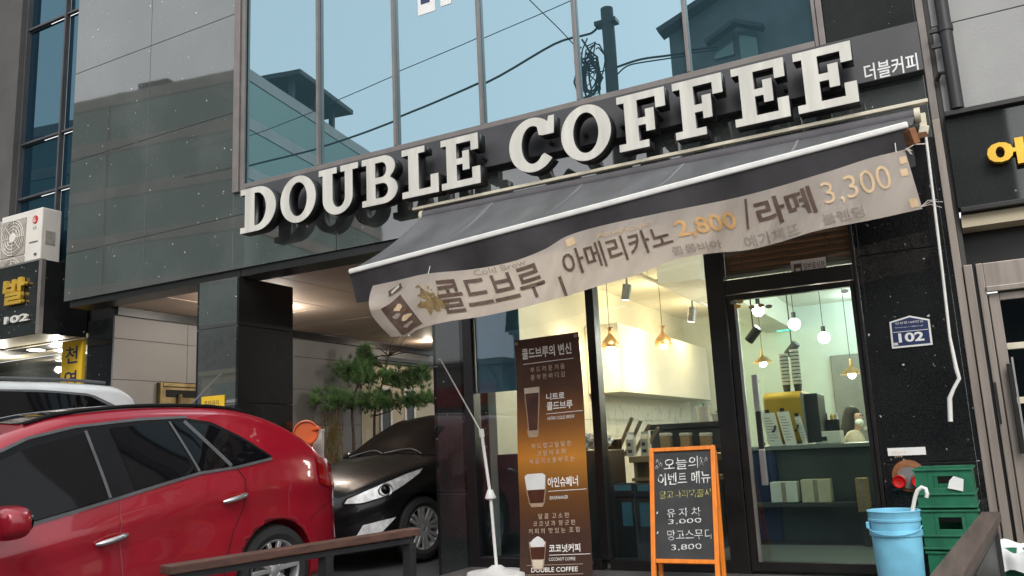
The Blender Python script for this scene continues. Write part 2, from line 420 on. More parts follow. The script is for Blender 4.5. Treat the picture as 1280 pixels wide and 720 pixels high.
def slabs(bm, axis, a0, a1, z0, z1, As, Zs, d0, d1, gap=.007):
    """cladding slabs with open joints. axis 'x': spans x, depth along y (d0..d1); 'y': spans y, depth along x"""
    A = [a0]+sorted(As)+[a1]; Z = [z0]+sorted(Zs)+[z1]
    for p, q in zip(A, A[1:]):
        for r, s in zip(Z, Z[1:]):
            g = gap/2; p2, q2 = p+(g if p != a0 else 0), q-(g if q != a1 else 0); r2, s2 = r+(g if r != z0 else 0), s-(g if s != z1 else 0)
            if axis == 'x': box(bm, p2, q2, d0, d1, r2, s2)
            else: box(bm, d0, d1, p2, q2, r2, s2)

# ------------------------------------------------------------------ ground
def gz(y): return max(-.15, min(.40, .035*(y+2.6)+.05*max(0, y-.8)))
bm = BM()
ys = [-600, -60, -12, -8, -6.9, -4, -2.6, -1, 1, 3, 6, 9, 12, 60, 600]
xs = [-600, -60, -20, -12, -9, -6, -4, -2, 0, 2, 6, 12, 60, 600]
g = [[bm.verts.new((x, y, gz(y))) for y in ys] for x in xs]
for i in range(len(xs)-1):
    for j in range(len(ys)-1): bm.faces.new((g[i][j], g[i+1][j], g[i+1][j+1], g[i][j+1]))
tag(obj('ground', bm, 'asphalt'), kind='structure')
bm = BM(); box(bm, -4.06, .28, -1.75, -.006, -.1, .2)
tag(obj('pavement', bm, 'deck', bevel=.01), kind='structure')
exec_after = []

# ================================================================== coffee shop building
bld = thing('coffee_shop_building', 'dark granite coffee shop building with blue mirror windows above the big white letters', 'building', (-3.4, .2, 0))
bm = BM()
slabs(bm, 'x', -9.98, -7.03, 3.31, 10, [-8.50], [3.925, 5.17, 6.41, 7.65, 8.9], 0, .03)
slabs(bm, 'x', -7.03, .02, 3.31, 4.20, [-5.55, -4.1, -2.6, -1.1], [3.925], 0, .03)
slabs(bm, 'y', .03, .85, 3.31, 10, [], [3.925, 5.17, 6.41, 7.65, 8.9], -9.98, -9.95)
obj('stone_cladding', bm, 'granite', bld, bevel=.002)
bm = BM(); slabs(bm, 'x', -.615, .02, 4.20, 10, [], [5.2, 6.4, 7.6], 0, .03)
obj('side_cladding', bm, 'granite_mid', bld, bevel=.002)
bm = BM()
box(bm, -9.95, -6.9, .031, .5, 3.32, 10); box(bm, -6.9, -.6, .10, .5, 3.32, 10); box(bm, -.6, .02, .031, .5, 3.32, 10)
box(bm, -6.9, -.6, .031, .10, 3.32, 4.19)
box(bm, -9.95, -4.3, .5, 4.9, 3.36, 10); box(bm, -4.3, .02, .5, 4.9, 3.36, 10); box(bm, -4.3, .02, 4.9, 9, 3.36, 3.7)
obj('backing_wall', bm, 'joint', bld)
bm = BM(); box(bm, -9.9, -6.94, .032, .34, 3.225, 3.308); box(bm, -6.93, -4.42, .032, .34, 3.225, 3.308); box(bm, -9.89, -9.80, .66, 8.25, 3.20, 3.308)
obj('soffit_trim', bm, 'frame_black', bld)
bm = BM(); rnd = random.Random(3)
for i in range(6):
    for j in range(7):
        x0 = -9.79+i*.95; y0 = .35+j*1.13
        v = box(bm, x0, x0+.945, y0, y0+1.125, 3.31, 3.325)
        for q in v: q.co.z += rnd.uniform(-.004, .004)
obj('soffit', bm, 'soffit', bld)
bm = BM()
lathe(bm, [(0, 3.300), (.065, 3.300), (.07, 3.312)], (-9.03, 6.88, 0), 20)
lathe(bm, [(0, 3.300), (.065, 3.300), (.07, 3.312)], (-5.9, 4.6, 0), 20)  # added fitting, out of view behind the pillar, to light the alley
for q in ((-8.35, 2.1, 0), (-8.05, 1.3, 0)): lathe(bm, [(0, 3.300), (.065, 3.300), (.07, 3.312)], q, 20)  # two more added, hidden by the left pillar, to brighten the soffit
o = obj('downlight', bm, 'lamp_spot', bld)
# pillars
def pillar(x0, x1, y0, y1, z1, joints, mats):
    bm = BM()
    slabs(bm, 'x', x0+.03, x1-.03, 0, z1, [], joints, y0, y0+.028)
    k = len(bm.faces)
    slabs(bm, 'y', y0, y1, 0, z1, [], joints, x1-.029, x1); slabs(bm, 'y', y0, y1, 0, z1, [], joints, x0, x0+.029)
    bm.faces.ensure_lookup_table()
    for f in bm.faces[k:]: f.material_index = 1
    k = len(bm.faces); box(bm, x0+.031, x1-.031, y0+.03, y1-.002, 0, z1); bm.faces.ensure_lookup_table()
    for f in bm.faces[k:]: f.material_index = 2
    return obj('pillar', bm, mats, bld, bevel=.0015)
pillar(-7.57, -6.93, .001, .86, 3.222, [.75, 1.83, 2.68], ['granite', 'granite_black', 'joint'])
pillar(-4.404, -4.07, .001, .42, 3.305, [.84, 2.0], ['granite_mid', 'granite_black', 'joint'])
pillar(-.60, .03, -.002, .5, 3.305, [.98, 2.5], ['granite_black', 'granite_black', 'joint'])
# upper ribbon window
WX = [-6.865, -5.785, -4.771, -3.757, -2.745, -1.723, -.706]
win = None
bm = BM(); box(bm, -7.02, -6.93, -.035, .02, 4.19, 10); box(bm, -6.925, -6.87, -.012, .02, 4.19, 10); box(bm, -.70, -.67, -.02, .02, 4.19, 10); box(bm, -.665, -.62, -.035, .02, 4.19, 10)
box(bm, -6.865, -.703, -.035, .025, 4.19, 4.262)
wf = obj('ribbon_window', bm, 'frame_grey', bld, bevel=.004)
for a, b in zip(WX, WX[1:]):
    bm = BM(); box(bm, a-.005, b+.005, .030, .036, 4.26, 10)
    tl_ = random.Random(a*7); t1, t2 = tl_.uniform(-.0022, .0022), tl_.uniform(-.006, .006)
    for v in bm.verts: v.co.y += (t1 if v.co.x < (a+b)/2 else -t1)+(t2 if v.co.z > 6 else 0)
    obj('pane', bm, 'blue_glass', wf)
for x in WX[1:-1]:
    bm = BM(); box(bm, x-.014, x+.014, -.022, .028, 4.272, 10); obj('mullion', bm, 'frame_grey', wf, bevel=.003)
for x0, x1, y1, y2 in ((521, 544, 0, 13), (549, 564, 0, 4)):
    bm = BM(); p = at(x0, y1-40, .026); q = at(x1, y2, .026); box(bm, p.x, q.x, .024, .0285, q.z, q.z+.5); obj('window_sticker', bm, 'paper_white', wf)
bm = BM(); p = at(531, 4, .022); box(bm, p.x-.05, p.x+.06, .020, .0235, p.z, p.z+.14); obj('window_sticker', bm, 'plate_blue', wf)
bm = BM(); box(bm, .021, .0318, .035, .5, 0, 10); obj('edge_filler', bm, 'joint', bld)
# brown edge channel at the right end of the shop
bm = BM(); box(bm, .032, .085, -.002, .3, 3.44, 10)
obj('edge_channel', bm, 'frame_grey', bld, bevel=.004)
bm = BM(); box(bm, .032, .085, -.012, .3, 0, 3.438)
obj('edge_channel', bm, 'frame_brown', bld, bevel=.004)

# storefront
bm = BM()
box(bm, -4.065, -3.97, -.01, .12, .2, 3.3); box(bm, -2.81, -2.735, -.012, .12, .28, 3.3); box(bm, -1.745, -1.60, -.016, .12, .2, 3.3)
box(bm, -.632, -.604, -.012, .12, .2, 3.3); box(bm, -3.97, -2.81, -.008, .12, .2, .28); box(bm, -2.735, -1.745, -.008, .12, .2, .28)
box(bm, -1.60, -.632, -.010, .12, 2.335, 2.45); box(bm, -3.97, -.632, -.006, .12, 3.12, 3.3)
st = obj('storefront_frame', bm, 'frame_black', bld, bevel=.004)
for a, b, mt in ((-3.975, -2.805, 'shop_glass'), (-2.74, -1.74, 'shop_glass')):
    bm = BM(); box(bm, a, b, .04, .046, .27, 3.13); obj('shop_pane', bm, mt, bld)
bm = BM(); box(bm, -3.965, -3.50, .060, .064, 1.72, 3.1); obj('blue_window_film', bm, 'blue_film', bld)
bm = BM(); box(bm, -1.605, -.63, .04, .046, 2.44, 3.13); obj('transom_pane', bm, 'shop_glass', bld)
# door
bm = BM(); box(bm, -1.598, -1.535, .01, .075, .215, 2.33); box(bm, -.668, -.634, .01, .075, .215, 2.33)
box(bm, -1.535, -.668, .012, .073, 2.285, 2.33); box(bm, -1.535, -.668, .012, .073, .215, .285)
door = obj('door', bm, 'frame_black', bld, bevel=.004)
bm = BM(); box(bm, -1.54, -.66, .04, .048, .28, 2.29); obj('door_pane', bm, 'door_glass', door)
bm = BM(); box(bm, -1.536, -1.515, -.004, .03, .285, 2.285); obj('door_edge_strip', bm, 'steel', door)
bm = BM(); box(bm, -1.44, -1.40, -.075, -.045, 1.12, 1.40); box(bm, -1.432, -1.408, -.068, -.048, .86, 1.67); box(bm, -1.43, -1.41, -.05, .042, 1.14, 1.17); box(bm, -1.43, -1.41, -.05, .042, 1.62, 1.65); box(bm, -1.43, -1.41, -.05, .042, .88, .91)
hd = obj('door_handle', bm, 'frame_black', door, bevel=.004)
for a, b in ((.85, 1.118), (1.402, 1.68)):
    bm = BM(); box(bm, -1.442, -1.398, -.077, -.043, a, b); obj('handle_sleeve', bm, 'steel', hd, bevel=.004)
for px, py, mt in ((917, 378, 'print_tan'), (925, 377, 'copper'), (940, 384, 'copper'), (951, 382, 'copper'), (961, 383, 'print_tan'), (1056, 364, 'paper_white'), (922, 383, 'gold')):
    bm = BM(); p = at(px, py, -.012); lathe(bm, [(0, -.0125), (.028, -.0125), (.028, -.010)], (p.x, 0, p.z), 12, 'y')
    for v in bm.verts: v.co.z = p.z+(v.co.z-p.z)*.55
    obj('frame_sticker', bm, mt, bld)
# sign on the transom: a category sticker
p = at(990, 345, .03); q = at(1032, 324, .03)
bm = BM(); box(bm, p.x, q.x, .030, .034, p.z, p.z+.115); s = obj('category_sticker', bm, 'pvc_beige', bld)
text('sticker_text', '일반음식점', on_plane((p.x+.092, .030, p.z+.025), (q.x-p.x-.105, 0, 0), (0, 0, .062), (0, -1, 0), .001), 'print_brown', s, bold=.01)
bm = BM(); box(bm, p.x+.02, p.x+.08, .0275, .0297, p.z+.02, p.z+.09); obj('sticker_badge', bm, 'print_brown', s, bevel=.0008)
bm = BM(); box(bm, p.x+.033, p.x+.068, .0255, .0272, p.z+.03, p.z+.055); obj('badge_dish', bm, 'pvc_beige', s)

# room inside
bm = BM(); box(bm, -4.07, .03, .12, 7.2, .1, .2); obj('room_floor', bm, 'counter_top', bld)
bm = BM(); box(bm, -4.06, .03, .12, 7.2, 3.16, 3.29); obj('room_ceiling', bm, 'wall_int', bld)
bm = BM(); box(bm, -4.066, -3.98, .43, 7.2, .2, 3.16); obj('room_side_wall', bm, 'wall_int', bld)
bm = BM(); box(bm, -.42, -.33, .51, 7.2, .2, 3.16); obj('room_side_wall', bm, 'wall_cool', bld)
bm = BM(); box(bm, -4.06, .03, 6.9, 7.2, .2, 3.16); obj('room_back_wall', bm, 'wall_cool', bld)
bm = BM(); box(bm, -4.3, -4.067, .43, 8.2, 0, 3.3); obj('alley_wall', bm, 'grey_panel', bld)
bm = BM(); box(bm, -2.66, -2.22, 1.6, 6.89, 2.80, 3.155); obj('ceiling_beam', bm, 'wall_int', bld)
bm = BM(); box(bm, -1.75, -1.28, 6.82, 6.895, .2, 2.35); ob = obj('back_door', bm, 'grey_metal', bld, bevel=.01)
bm = BM(); tube(bm, [(-1.36, 6.815, 1.25), (-1.36, 6.76, 1.25)], .03, 10); obj('door_knob', bm, 'steel', ob)
bm = BM(); box(bm, -3.977, -3.55, 2.7, 6.6, 1.80, 2.62); obj('wall_cabinet', bm, 'wall_int', bld, bevel=.006)
bm = BM()
for i in range(20):
    for j in range(3): box(bm, -3.977, -3.968, 1.0+i*.28, 1.275+i*.28, 1.10+j*.2, 1.295+j*.2)
obj('wall_tiles', bm, 'tile_white', bld, bevel=.003)

# ================================================================== neighbour, left
nb = thing('neighbour_building', 'dark neighbouring building with blue windows and lit entrance left of the coffee shop', 'building', (-13, .85, 0))
bm = BM(); box(bm, -24, -12.62, .80, 1.3, 3.0, 12); obj('concrete_column', bm, 'concrete', nb)
bm = BM(); box(bm, -12.62, -9.95, .92, 1.3, 3.0, 4.2); obj('spandrel', bm, 'frame_dark', nb)
bm = BM(); box(bm, -12.62, -9.95, 1.0, 1.3, 9.5, 12); obj('spandrel', bm, 'frame_dark', nb)
bm = BM()
for x in (-12.60, -11.62, -10.62, -9.99): box(bm, x-.018, x+.018, .88, .96, 4.2, 12)
for z in (4.2, 5.35, 6.25, 8.2, 9.0): box(bm, -12.6, -9.96, .90, .95, z-.018, z+.018)
fr = obj('window_frame', bm, 'sign_grey', nb, bevel=.004)
for a, b in ((-12.57, -11.65), (-11.59, -10.65), (-10.59, -10.02)):
    for c, d in ((4.23, 5.32), (5.38, 6.22), (6.28, 8.17), (8.23, 8.97), (9.03, 12)):
        bm = BM(); box(bm, a-.005, b+.005, .955, .962, c-.005, d+.005); obj('pane', bm, 'blue_glass_deep', fr)
bm = BM(); box(bm, -10.70, -9.94, .865, 1.30, 0, 3.225); obj('corner_pillar', bm, 'granite_black', nb, bevel=.003)
bm = BM(); slabs(bm, 'y', .69, 4.6, 0, 3.3, [1.9, 3.2], [.55, 1.15, 1.75, 2.35, 2.9], -9.93, -9.90)
slabs(bm, 'y', 4.6, 5.9, 0, 3.3, [], [.55, 1.15, 1.75, 2.35, 2.9], -9.93, -9.90); slabs(bm, 'y', 5.9, 20, 3.06, 4.6, [7.4, 9, 11], [3.7], -9.93, -9.90)
box(bm, -10.6, -9.932, 1.31, 20, 0, 4.6); box(bm, -9.935, -9.932, .69, 1.31, 0, 3.3)
obj('side_wall', bm, 'grey_panel', nb, bevel=.002)
bm = BM(); box(bm, -24, -10.69, 1.9, 2.2, 0, 2.45); obj('entrance_wall', bm, 'wall_cool', nb)
bm = BM(); box(bm, -24, -10.69, 1.7, 1.9, 2.35, 3.0); obj('entrance_lintel', bm, 'granite_mid', nb)
bm = BM()
for x in (-13.6, -12.9, -12.3, -11.7): box(bm, x-.05, x+.05, 1.80, 1.895, 0, 2.35)
box(bm, -14, -11, 1.82, 1.89, 2.27, 2.345); obj('entrance_frame', bm, 'grey_metal', nb)
bm = BM(); box(bm, -13.55, -11, 1.85, 1.88, 0, 2.27); obj('entrance_glass', bm, 'smoke_glass', nb)
# sign box with its canopy underside
sb = thing('entrance_sign_box', 'black stone sign box with gold character and number 102 over the left entrance', 'sign', (-13, .15, 3.0))
bm = BM(); box(bm, -16, -10.70, .15, .19, 3.0, 4.0); box(bm, -10.74, -10.70, .19, .845, 3.0, 4.0); box(bm, -16, -10.74, .19, .845, 3.4, 3.5)
obj('panel', bm, 'granite_black', sb, bevel=.004)
bm = BM(); box(bm, -16, -10.745, .20, .84, 3.02, 3.05); box(bm, -16, -10.69, .846, 1.69, 3.005, 3.06); und = obj('underside', bm, 'cream_paint', sb)
bm = BM(); box(bm, -10.76, -10.694, .142, .2, 2.995, 4.006); box(bm, -16, -10.76, .143, .2, 3.995, 4.02); obj('corner_trim', bm, 'frame_grey', sb)
def glyph_solid(name, body, x0, x1, z0, z1, y, depth, m_, parent, bold=.02):
    return text(name, body, lambda u, v, wz: (x0+(x1-x0)*u, y-depth/2+(depth/2 if wz > 0 else -depth/2 if wz < 0 else 0)*-1, z0+(z1-z0)*v), m_, parent, bold=bold, ext=.05)
p = at(3, 383, .1); q = at(32, 345, .1); glyph_solid('character', '발', p.x, q.x, p.z, q.z, .14, .05, 'gold', sb, .03)
p = at(0, 409, .1); q = at(33, 391, .1); glyph_solid('number', '102', p.x+.06, q.x+.02, p.z+.03, q.z+.0, .14, .03, 'white_face', sb, .03)
for px, py in ((2, 434), (49, 438.5), (56, 452)):
    p = at(px, py, 1.2); bm = BM(); lathe(bm, [(0, 3.0), (.10, 3.0), (.12, 3.004), (.12, 3.02)], (p.x, 1.15 if py < 445 else 1.5, -.005), 20)
    obj('downlight', bm, 'lamp_spot', sb)
def lamp(name, loc, power, color, radius=.05, typ='POINT', rot=None, parent=None, **k):
    l = bpy.data.lights.new(name, typ); l.energy = power; l.color = color
    if typ in ('POINT', 'SPOT'): l.shadow_soft_size = radius
    for a, v in k.items(): setattr(l, a, v)
    o = bpy.data.objects.new(name, l); COL.objects.link(o); o.location = loc
    if rot: o.rotation_euler = rot
    if parent:
        o.parent = parent; off = world_off(parent)
        if off is not None: o.matrix_parent_inverse = Matrix.Translation(-off)
    return o
for x in (-13.3, -11.9): lamp('downlight_glow', (x, 1.2, 2.85), 14, (1, .93, .8), parent=sb)
lamp('downlight_glow', (-9.03, 6.88, 3.2), 8, (1, .88, .70), parent=bld)
lamp('downlight_glow', (-8.35, 2.1, 3.2), 26, (1, .92, .82), parent=bld); lamp('downlight_glow', (-5.9, 4.6, 3.2), 45, (1, .93, .84), parent=bld); lamp('downlight_glow', (-8.05, 1.3, 3.2), 22, (1, .86, .74), parent=bld)  # light of the three added, unseen downlights; fills the alley and soffit
# yellow vertical board
yb = thing('vertical_signboard', 'yellow vertical signboard with blue and red characters on the black corner pillar', 'sign', (-10.95, .85, 0))
bm = BM(); box(bm, -11.19, -10.74, .82, .88, .8, 2.98); obj('board', bm, 'yellow', yb, bevel=.01)
for i, (ch, mt) in enumerate((('천', 'plate_blue'), ('연', 'plate_blue'), ('약', 'red_plastic'), ('백', 'red_plastic'))):
    z = 2.66-i*.34; text('character', ch, on_plane((-11.10, .82, z), (.27, 0, 0), (0, 0, .24), (0, -1, 0)), mt, yb, bold=.012)
# air conditioner
def ac_unit(x1, label):
    ac = thing('air_conditioner', label, 'air conditioner', (x1-.5, .55, 3.5), group='air conditioners on the sign box')
    y0, z0, z1 = .34, 3.5, 4.84; x0 = x1-.95
    bm = BM(); box(bm, x0, x1, y0, y0+.29, z0, z1); b = obj('case', bm, 'ac_white', ac, bevel=.015)
    for zc in (z1-.36, z1-.92):
        bm = BM(); box(bm, x0+.04, x0+.60, y0-.012, y0-.002, zc-.27, zc+.27); gsurf = obj('fan_grille', bm, 'ac_grille', ac, bevel=.004)
        bm = BM()
        for r in (.07, .12, .17, .22, .255):
            pts = [(x0+.32+r*math.cos(a*.2618), y0-.022, zc+r*math.sin(a*.2618)) for a in range(25)]; tube(bm, pts, .005, 5)
        lathe(bm, [(0, -.03), (.065, -.03), (.075, -.012)], (x0+.32, y0, zc), 16, 'y')
        for a in range(8): tube(bm, [(x0+.32, y0-.02, zc), (x0+.32+.26*math.cos(a*.785), y0-.02, zc+.26*math.sin(a*.785))], .005, 5)
        obj('guard_ring', bm, 'ac_white', gsurf)
    bm = BM(); lathe(bm, [(0, -.006), (.06, -.006), (.06, -.001)], (x1-.15, y0, z1-.16), 24, 'y'); lg = obj('round_emblem', bm, 'red_plastic', ac)
    bm = BM(); pts = [(x1-.15+.036*math.cos(a), y0-.009, z1-.16+.036*math.sin(a)) for a in [1.2+i*.35 for i in range(14)]]
    tube(bm, pts, .005, 5); tube(bm, [(x1-.15, y0-.009, z1-.185), (x1-.15, y0-.009, z1-.14)], .005, 5); obj('emblem_stroke', bm, 'paper_white', lg)
    text('maker_letters', 'LG', on_plane((x1-.185, y0, z1-.30), (.07, 0, 0), (0, 0, .045), (0, -1, 0)), 'trim_grey', ac, bold=.01)
    bm = BM(); box(bm, x1-.26, x1-.07, y0-.006, y0-.001, z1-.49, z1-.475); box(bm, x1-.13, x1-.08, y0-.012, y0-.001, z1-.68, z1-.65); obj('seam_plate', bm, 'trim_grey', ac)
    bm = BM(); box(bm, x1+.001, x1+.006, y0+.06, y0+.20, z1-.52, z1-.33); obj('rating_label', bm, 'ac_grille', ac)
ac_unit(-11.06, 'white twin-fan air conditioner with red round emblem at the end of the sign box')
ac_unit(-12.20, 'white air conditioner cut by the left edge of the photo beside its twin')
# cream house far in the alley
ch = thing('cream_house', 'cream wall of a low house with white framed windows behind the pines in the alley', 'house', (-9.6, 8, 0))
bm = BM(); box(bm, -9.93, -9.885, 5.91, 20, 0, 2.93); obj('wall', bm, 'cream_wall', ch)
bm = BM(); box(bm, -9.93, -9.80, 6.3, 20, 2.935, 2.975); box(bm, -9.93, -9.76, 6.25, 20, 2.98, 3.05); obj('cornice', bm, 'frame_dark', ch)
for y in (6.45, 7.25):
    bm = BM(); box(bm, -9.884, -9.86, y, y+.06, 1.2, 2.42); box(bm, -9.884, -9.86, y+.32, y+.38, 1.2, 2.42); box(bm, -9.884, -9.86, y, y+.38, 2.421, 2.48); wn = obj('window', bm, 'white_paint', ch)
    bm = BM(); box(bm, -9.884, -9.872, y+.061, y+.319, 1.2, 2.42); obj('pane', bm, 'frame_dark', wn)
# ================================================================== right neighbour
rb = thing('right_building', 'pale stone building with brown framed door at the right edge', 'building', (1.5, 0, 0))
bm = BM(); slabs(bm, 'x', .12, 4.0, 3.455, 10, [1.3, 2.5], [4.15, 4.85, 5.6], .0, .03); k = box(bm, .12, 4.0, .032, .4, 3.46, 10)
obj('stone_wall', bm, 'grey_stone', rb, bevel=.003)
bm = BM(); box(bm, .116, 4, -.10, .1, 3.415, 3.452); box(bm, .13, 4, -.08, .1, 2.70, 2.735); obj('sign_rail', bm, 'frame_dark', rb, bevel=.004)
bm = BM(); box(bm, .118, 4, -.05, .1, 2.74, 3.41); sp = obj('sign_panel', bm, 'granite_mid', rb)
bm = BM(); box(bm, .12, 4, .2, .5, 2.2, 2.72); obj('lintel', bm, 'frame_black', rb)
bm = BM(); box(bm, .125, 4, -.02, .195, 2.60, 2.69); obj('cream_strip', bm, 'cream_wall', rb)
bm = BM(); box(bm, .088, .118, .012, .4, 0, 10); obj('joint_filler', bm, 'concrete', rb)
bm = BM()
box(bm, .092, .148, -.03, .011, 0, 2.33); box(bm, .168, .212, -.03, .1, 0, 2.33); box(bm, .212, 3, -.02, .1, 2.14, 2.33); box(bm, .212, 3, -.05, -.022, 2.12, 2.16)
obj('door_frame', bm, 'frame_brown', rb, bevel=.005)
bm = BM(); box(bm, .148, .168, .0, .1, 0, 2.33); box(bm, .2125, .219, .01, .09, 0, 2.12); obj('frame_gap', bm, 'frame_black', rb)
bm = BM(); box(bm, .22, .285, .0, .05, .02, 2.115); box(bm, .285, 1.2, .002, .048, 2.06, 2.115); box(bm, .285, 1.2, .002, .048, .02, .30)
dl = obj('door', bm, 'frame_brown', rb, bevel=.005)
for z in (1.74, 1.37, .985):
    bm = BM(); box(bm, .285, 1.2, .003, .047, z-.022, z+.022); obj('glazing_bar', bm, 'cream_paint', dl, bevel=.003)
bm = BM(); box(bm, .285, 1.2, .03, .036, .3, 2.06); obj('door_pane', bm, 'smoke_glass', dl)
bm = BM(); box(bm, .262, .292, -.075, -.045, 1.02, 1.62); box(bm, .27, .284, -.046, .001, 1.06, 1.08); box(bm, .27, .284, -.046, .001, 1.56, 1.58); hn = obj('door_handle', bm, 'frame_black', dl, bevel=.005)
bm = BM(); box(bm, .296, .308, -.05, -.035, .88, 1.66); obj('handle_plate', bm, 'steel', hn)
bm = BM(); box(bm, .172, .186, -.04, -.031, 1.22, 1.5); obj('lock_plate', bm, 'frame_black', rb)
bm = BM(); box(bm, .3, 3.9, .45, .5, 0, 2.2); obj('inner_wall', bm, 'cream_wall', rb)
gs = thing('gold_sign_letters', 'shiny gold raised characters on the black panel of the right building', 'sign', (.5, -.1, 2.9))
p = at(1237, 212, -.13); q = at(1292, 170, -.13)
glyph_solid('character', '에', p.x, q.x, p.z, q.z+.015, -.07, .06, 'gold', gs, .035)
glyph_solid('character', '덴', q.x+.08, q.x+.42, p.z, q.z+.015, -.07, .06, 'gold', gs, .035)
dp = thing('drainpipe', 'black iron drainpipe clamped between the coffee shop and the pale stone wall', 'drainpipe', (.2, -.06, 3.45))
bm = BM(); tube(bm, [(.205, -.075, 10), (.205, -.075, 3.46)], .045, 14)
for z in (4.06, 6.0): tube(bm, [(.205, -.075, z), (.205, -.075, z+.05)], .052, 14)
obj('pipe', bm, 'steel_dark', dp)
for z in (4.07, 3.95): bm = BM(); box(bm, .10, .2, -.09, -.06, z, z+.028); obj('clamp', bm, 'steel_dark', dp)
bm = BM(); tube(bm, [(.10, -.02, 3.72), (.13, -.06, 3.76), (.17, -.07, 3.75), (.2, -.05, 3.66)], .016, 8); obj('cable', bm, 'rubber', dp)

# ================================================================== across the street (seen mirrored in granite and windows)
ob_ = thing('office_block', 'pale office block with green glass bands across the street', 'building', (-30, -30, 0))
def virt(px, py, y): v = at(px, py, y); return Vector((v.x, -v.y, v.z))
YV = 24.
A = virt(308, 84, YV); hgt = A.z
a10 = R_(10)
ex = Vector((-math.cos(a10), math.sin(a10), 0)); ey = Vector((-math.sin(a10), -math.cos(a10), 0))
c0 = Vector((A.x, A.y, 0))
Lx, Ly = 62., 15.5
bm = BM(); bg_ = BM(); 
cc_ = c0+ex*Lx/2+ey*Ly/2
obox(bm, cc_+Vector((0, 0, hgt/2)), ex, ey, (0, 0, 1), Lx/2-.2, Ly/2-.2, hgt/2)
nfl = 8; fh = hgt/nfl
for k in range(nfl):
    z = (k+.5)*fh+fh*.38
    obox(bm, cc_+Vector((0, 0, z)), ex, ey, (0, 0, 1), Lx/2+.05, Ly/2+.05, fh*.12)
    obox(bg_, cc_+Vector((0, 0, (k+.5)*fh-fh*.12)), ex, ey, (0, 0, 1), Lx/2, Ly/2, fh*.375)
obj('wall', bm, 'opp_wall', ob_); gg = obj('glass_band', bg_, 'opp_glass', ob_)
bm = BM()
for k in range(3): obox(bm, cc_+Vector((0, 0, k*fh+fh*.5)), ex, ey, (0, 0, 1), Lx/2+.12, Ly/2+.12, fh*.47)
obj('lower_storey', bm, 'opp_dark', ob_)
bm = BM()
obox(bm, c0+ex*2.0+ey*7.4+Vector((0, 0, hgt+1.5)), ex, ey, (0, 0, 1), 2.6, 3.4, .14)
obox(bm, c0+ex*3+ey*6.5+Vector((0, 0, hgt+.7)), ex, ey, (0, 0, 1), 1.0, 3.0, .7)
for t_ in (4.6, 7, 9.6): obox(bm, c0+ex*.3+ey*t_+Vector((0, 0, hgt+.7)), ex, ey, (0, 0, 1), .15, .15, .8)
obox(bm, c0+ex*6.5+ey*2+Vector((0, 0, hgt+.35)), ex, ey, (0, 0, 1), 1.0, 1.5, .3)
obj('roof_canopy', bm, 'roof_dark', ob_)
bm = BM()
for k in range(4): obox(bm, c0+ex*(9+k*14)-ey*.06+Vector((0, 0, hgt/2)), ex, ey, (0, 0, 1), .05, .03, hgt/2-.5)
obj('mullion', bm, 'opp_wall', ob_)
gh = thing('gabled_house', 'dark gabled brick house across the street', 'house', (-1, -17, 0))
YH = 13.
pl, pt, pr_, pb = virt(838, 42, YH), virt(905, -6, YH), virt(1018, 38, YH), virt(1030, 40, YH)
bm = BM(); zt = pl.z
x0, x1 = pl.x, virt(1240, 40, YH).x
flat_poly(bm, [(x0, -YH, -.2), (x1, -YH, -.2), (x1, -YH, zt+1.0), (virt(915, -10, YH).x, -YH, virt(915, -10, YH).z), (x0, -YH, zt)], (0, -1, 0), 8)
obj('wall', bm, 'opp_dark', gh)
bm = BM(); p0 = virt(838, 38, YH); p1 = virt(915, -14, YH)
beam(bm, p0+Vector((-.2, .12, -.03)), p1+Vector((.1, .12, .05)), .5, .14); obj('roof_edge', bm, 'roof_dark', gh)
bm = BM(); q0, q1, q2, q3 = virt(892, 80, YH), virt(925, 50, YH), virt(955, 70, YH), virt(955, 40, YH)
beam(bm, virt(885, 55, YH-.3), virt(922, 28, YH-.3), .3, .10); beam(bm, virt(922, 28, YH-.3), virt(957, 34, YH-.3), .3, .10)
obj('porch_roof', bm, 'roof_dark', gh)
for a, b in ((897, 918), (930, 948)):
    p = virt(a, 75, YH); q = virt(b, 36, YH); bm = BM(); box(bm, p.x, q.x, -YH+.02, -YH+.06, p.z, q.z); obj('window', bm, 'opp_glass', gh)
rs_ = random.Random(31)
def shop_house(x0, x1, yf, h, wallm, label, bays):
    t_ = thing('shop_house', label, 'shop', ((x0+x1)/2, -yf, -.15), group='low shops across the street')
    bm = BM(); box(bm, x0, x1, -yf-7, -yf, -.15, h); box(bm, x0-.1, x1+.1, -yf-7.1, -yf+.12, h, h+.18); obj('wall', bm, wallm, t_)
    bm = BM(); box(bm, x0+.2, x1-.2, -yf+.01, -yf+.14, 2.6, 3.25); obj('sign_band', bm, rs_.choice(['sign_grey', 'cream_paint', 'plate_blue', 'red_plastic']), t_)
    wd = (x1-x0-.4)/bays
    for k in range(bays):
        a = x0+.2+k*wd+.12; b = a+wd-.24; bm = BM(); z0 = -.1 if k == bays//2 else .5
        for q in ((a, a+.07, z0, 2.5), (b-.07, b, z0, 2.5), (a+.07, b-.07, 2.43, 2.5), (a+.07, b-.07, z0, z0+.08)): box(bm, q[0], q[1], -yf+.01, -yf+.08, q[2], q[3])
        wn_2 = obj('window', bm, 'frame_grey', t_); bm = BM(); box(bm, a+.07, b-.07, -yf+.012, -yf+.03, z0+.08, 2.43); obj('pane', bm, 'opp_glass' if k % 2 else 'smoke_glass', wn_2)
        if h > 4.4:
            bm = BM(); box(bm, a+.25, b-.25, -yf+.005, -yf+.03, 3.5, h-.35); obj('upper_window', bm, 'opp_glass', t_)
shop_house(-27, -19.5, 17.5, 4.6, 'cream_wall', 'low cream shop across the street with three window bays', 3)
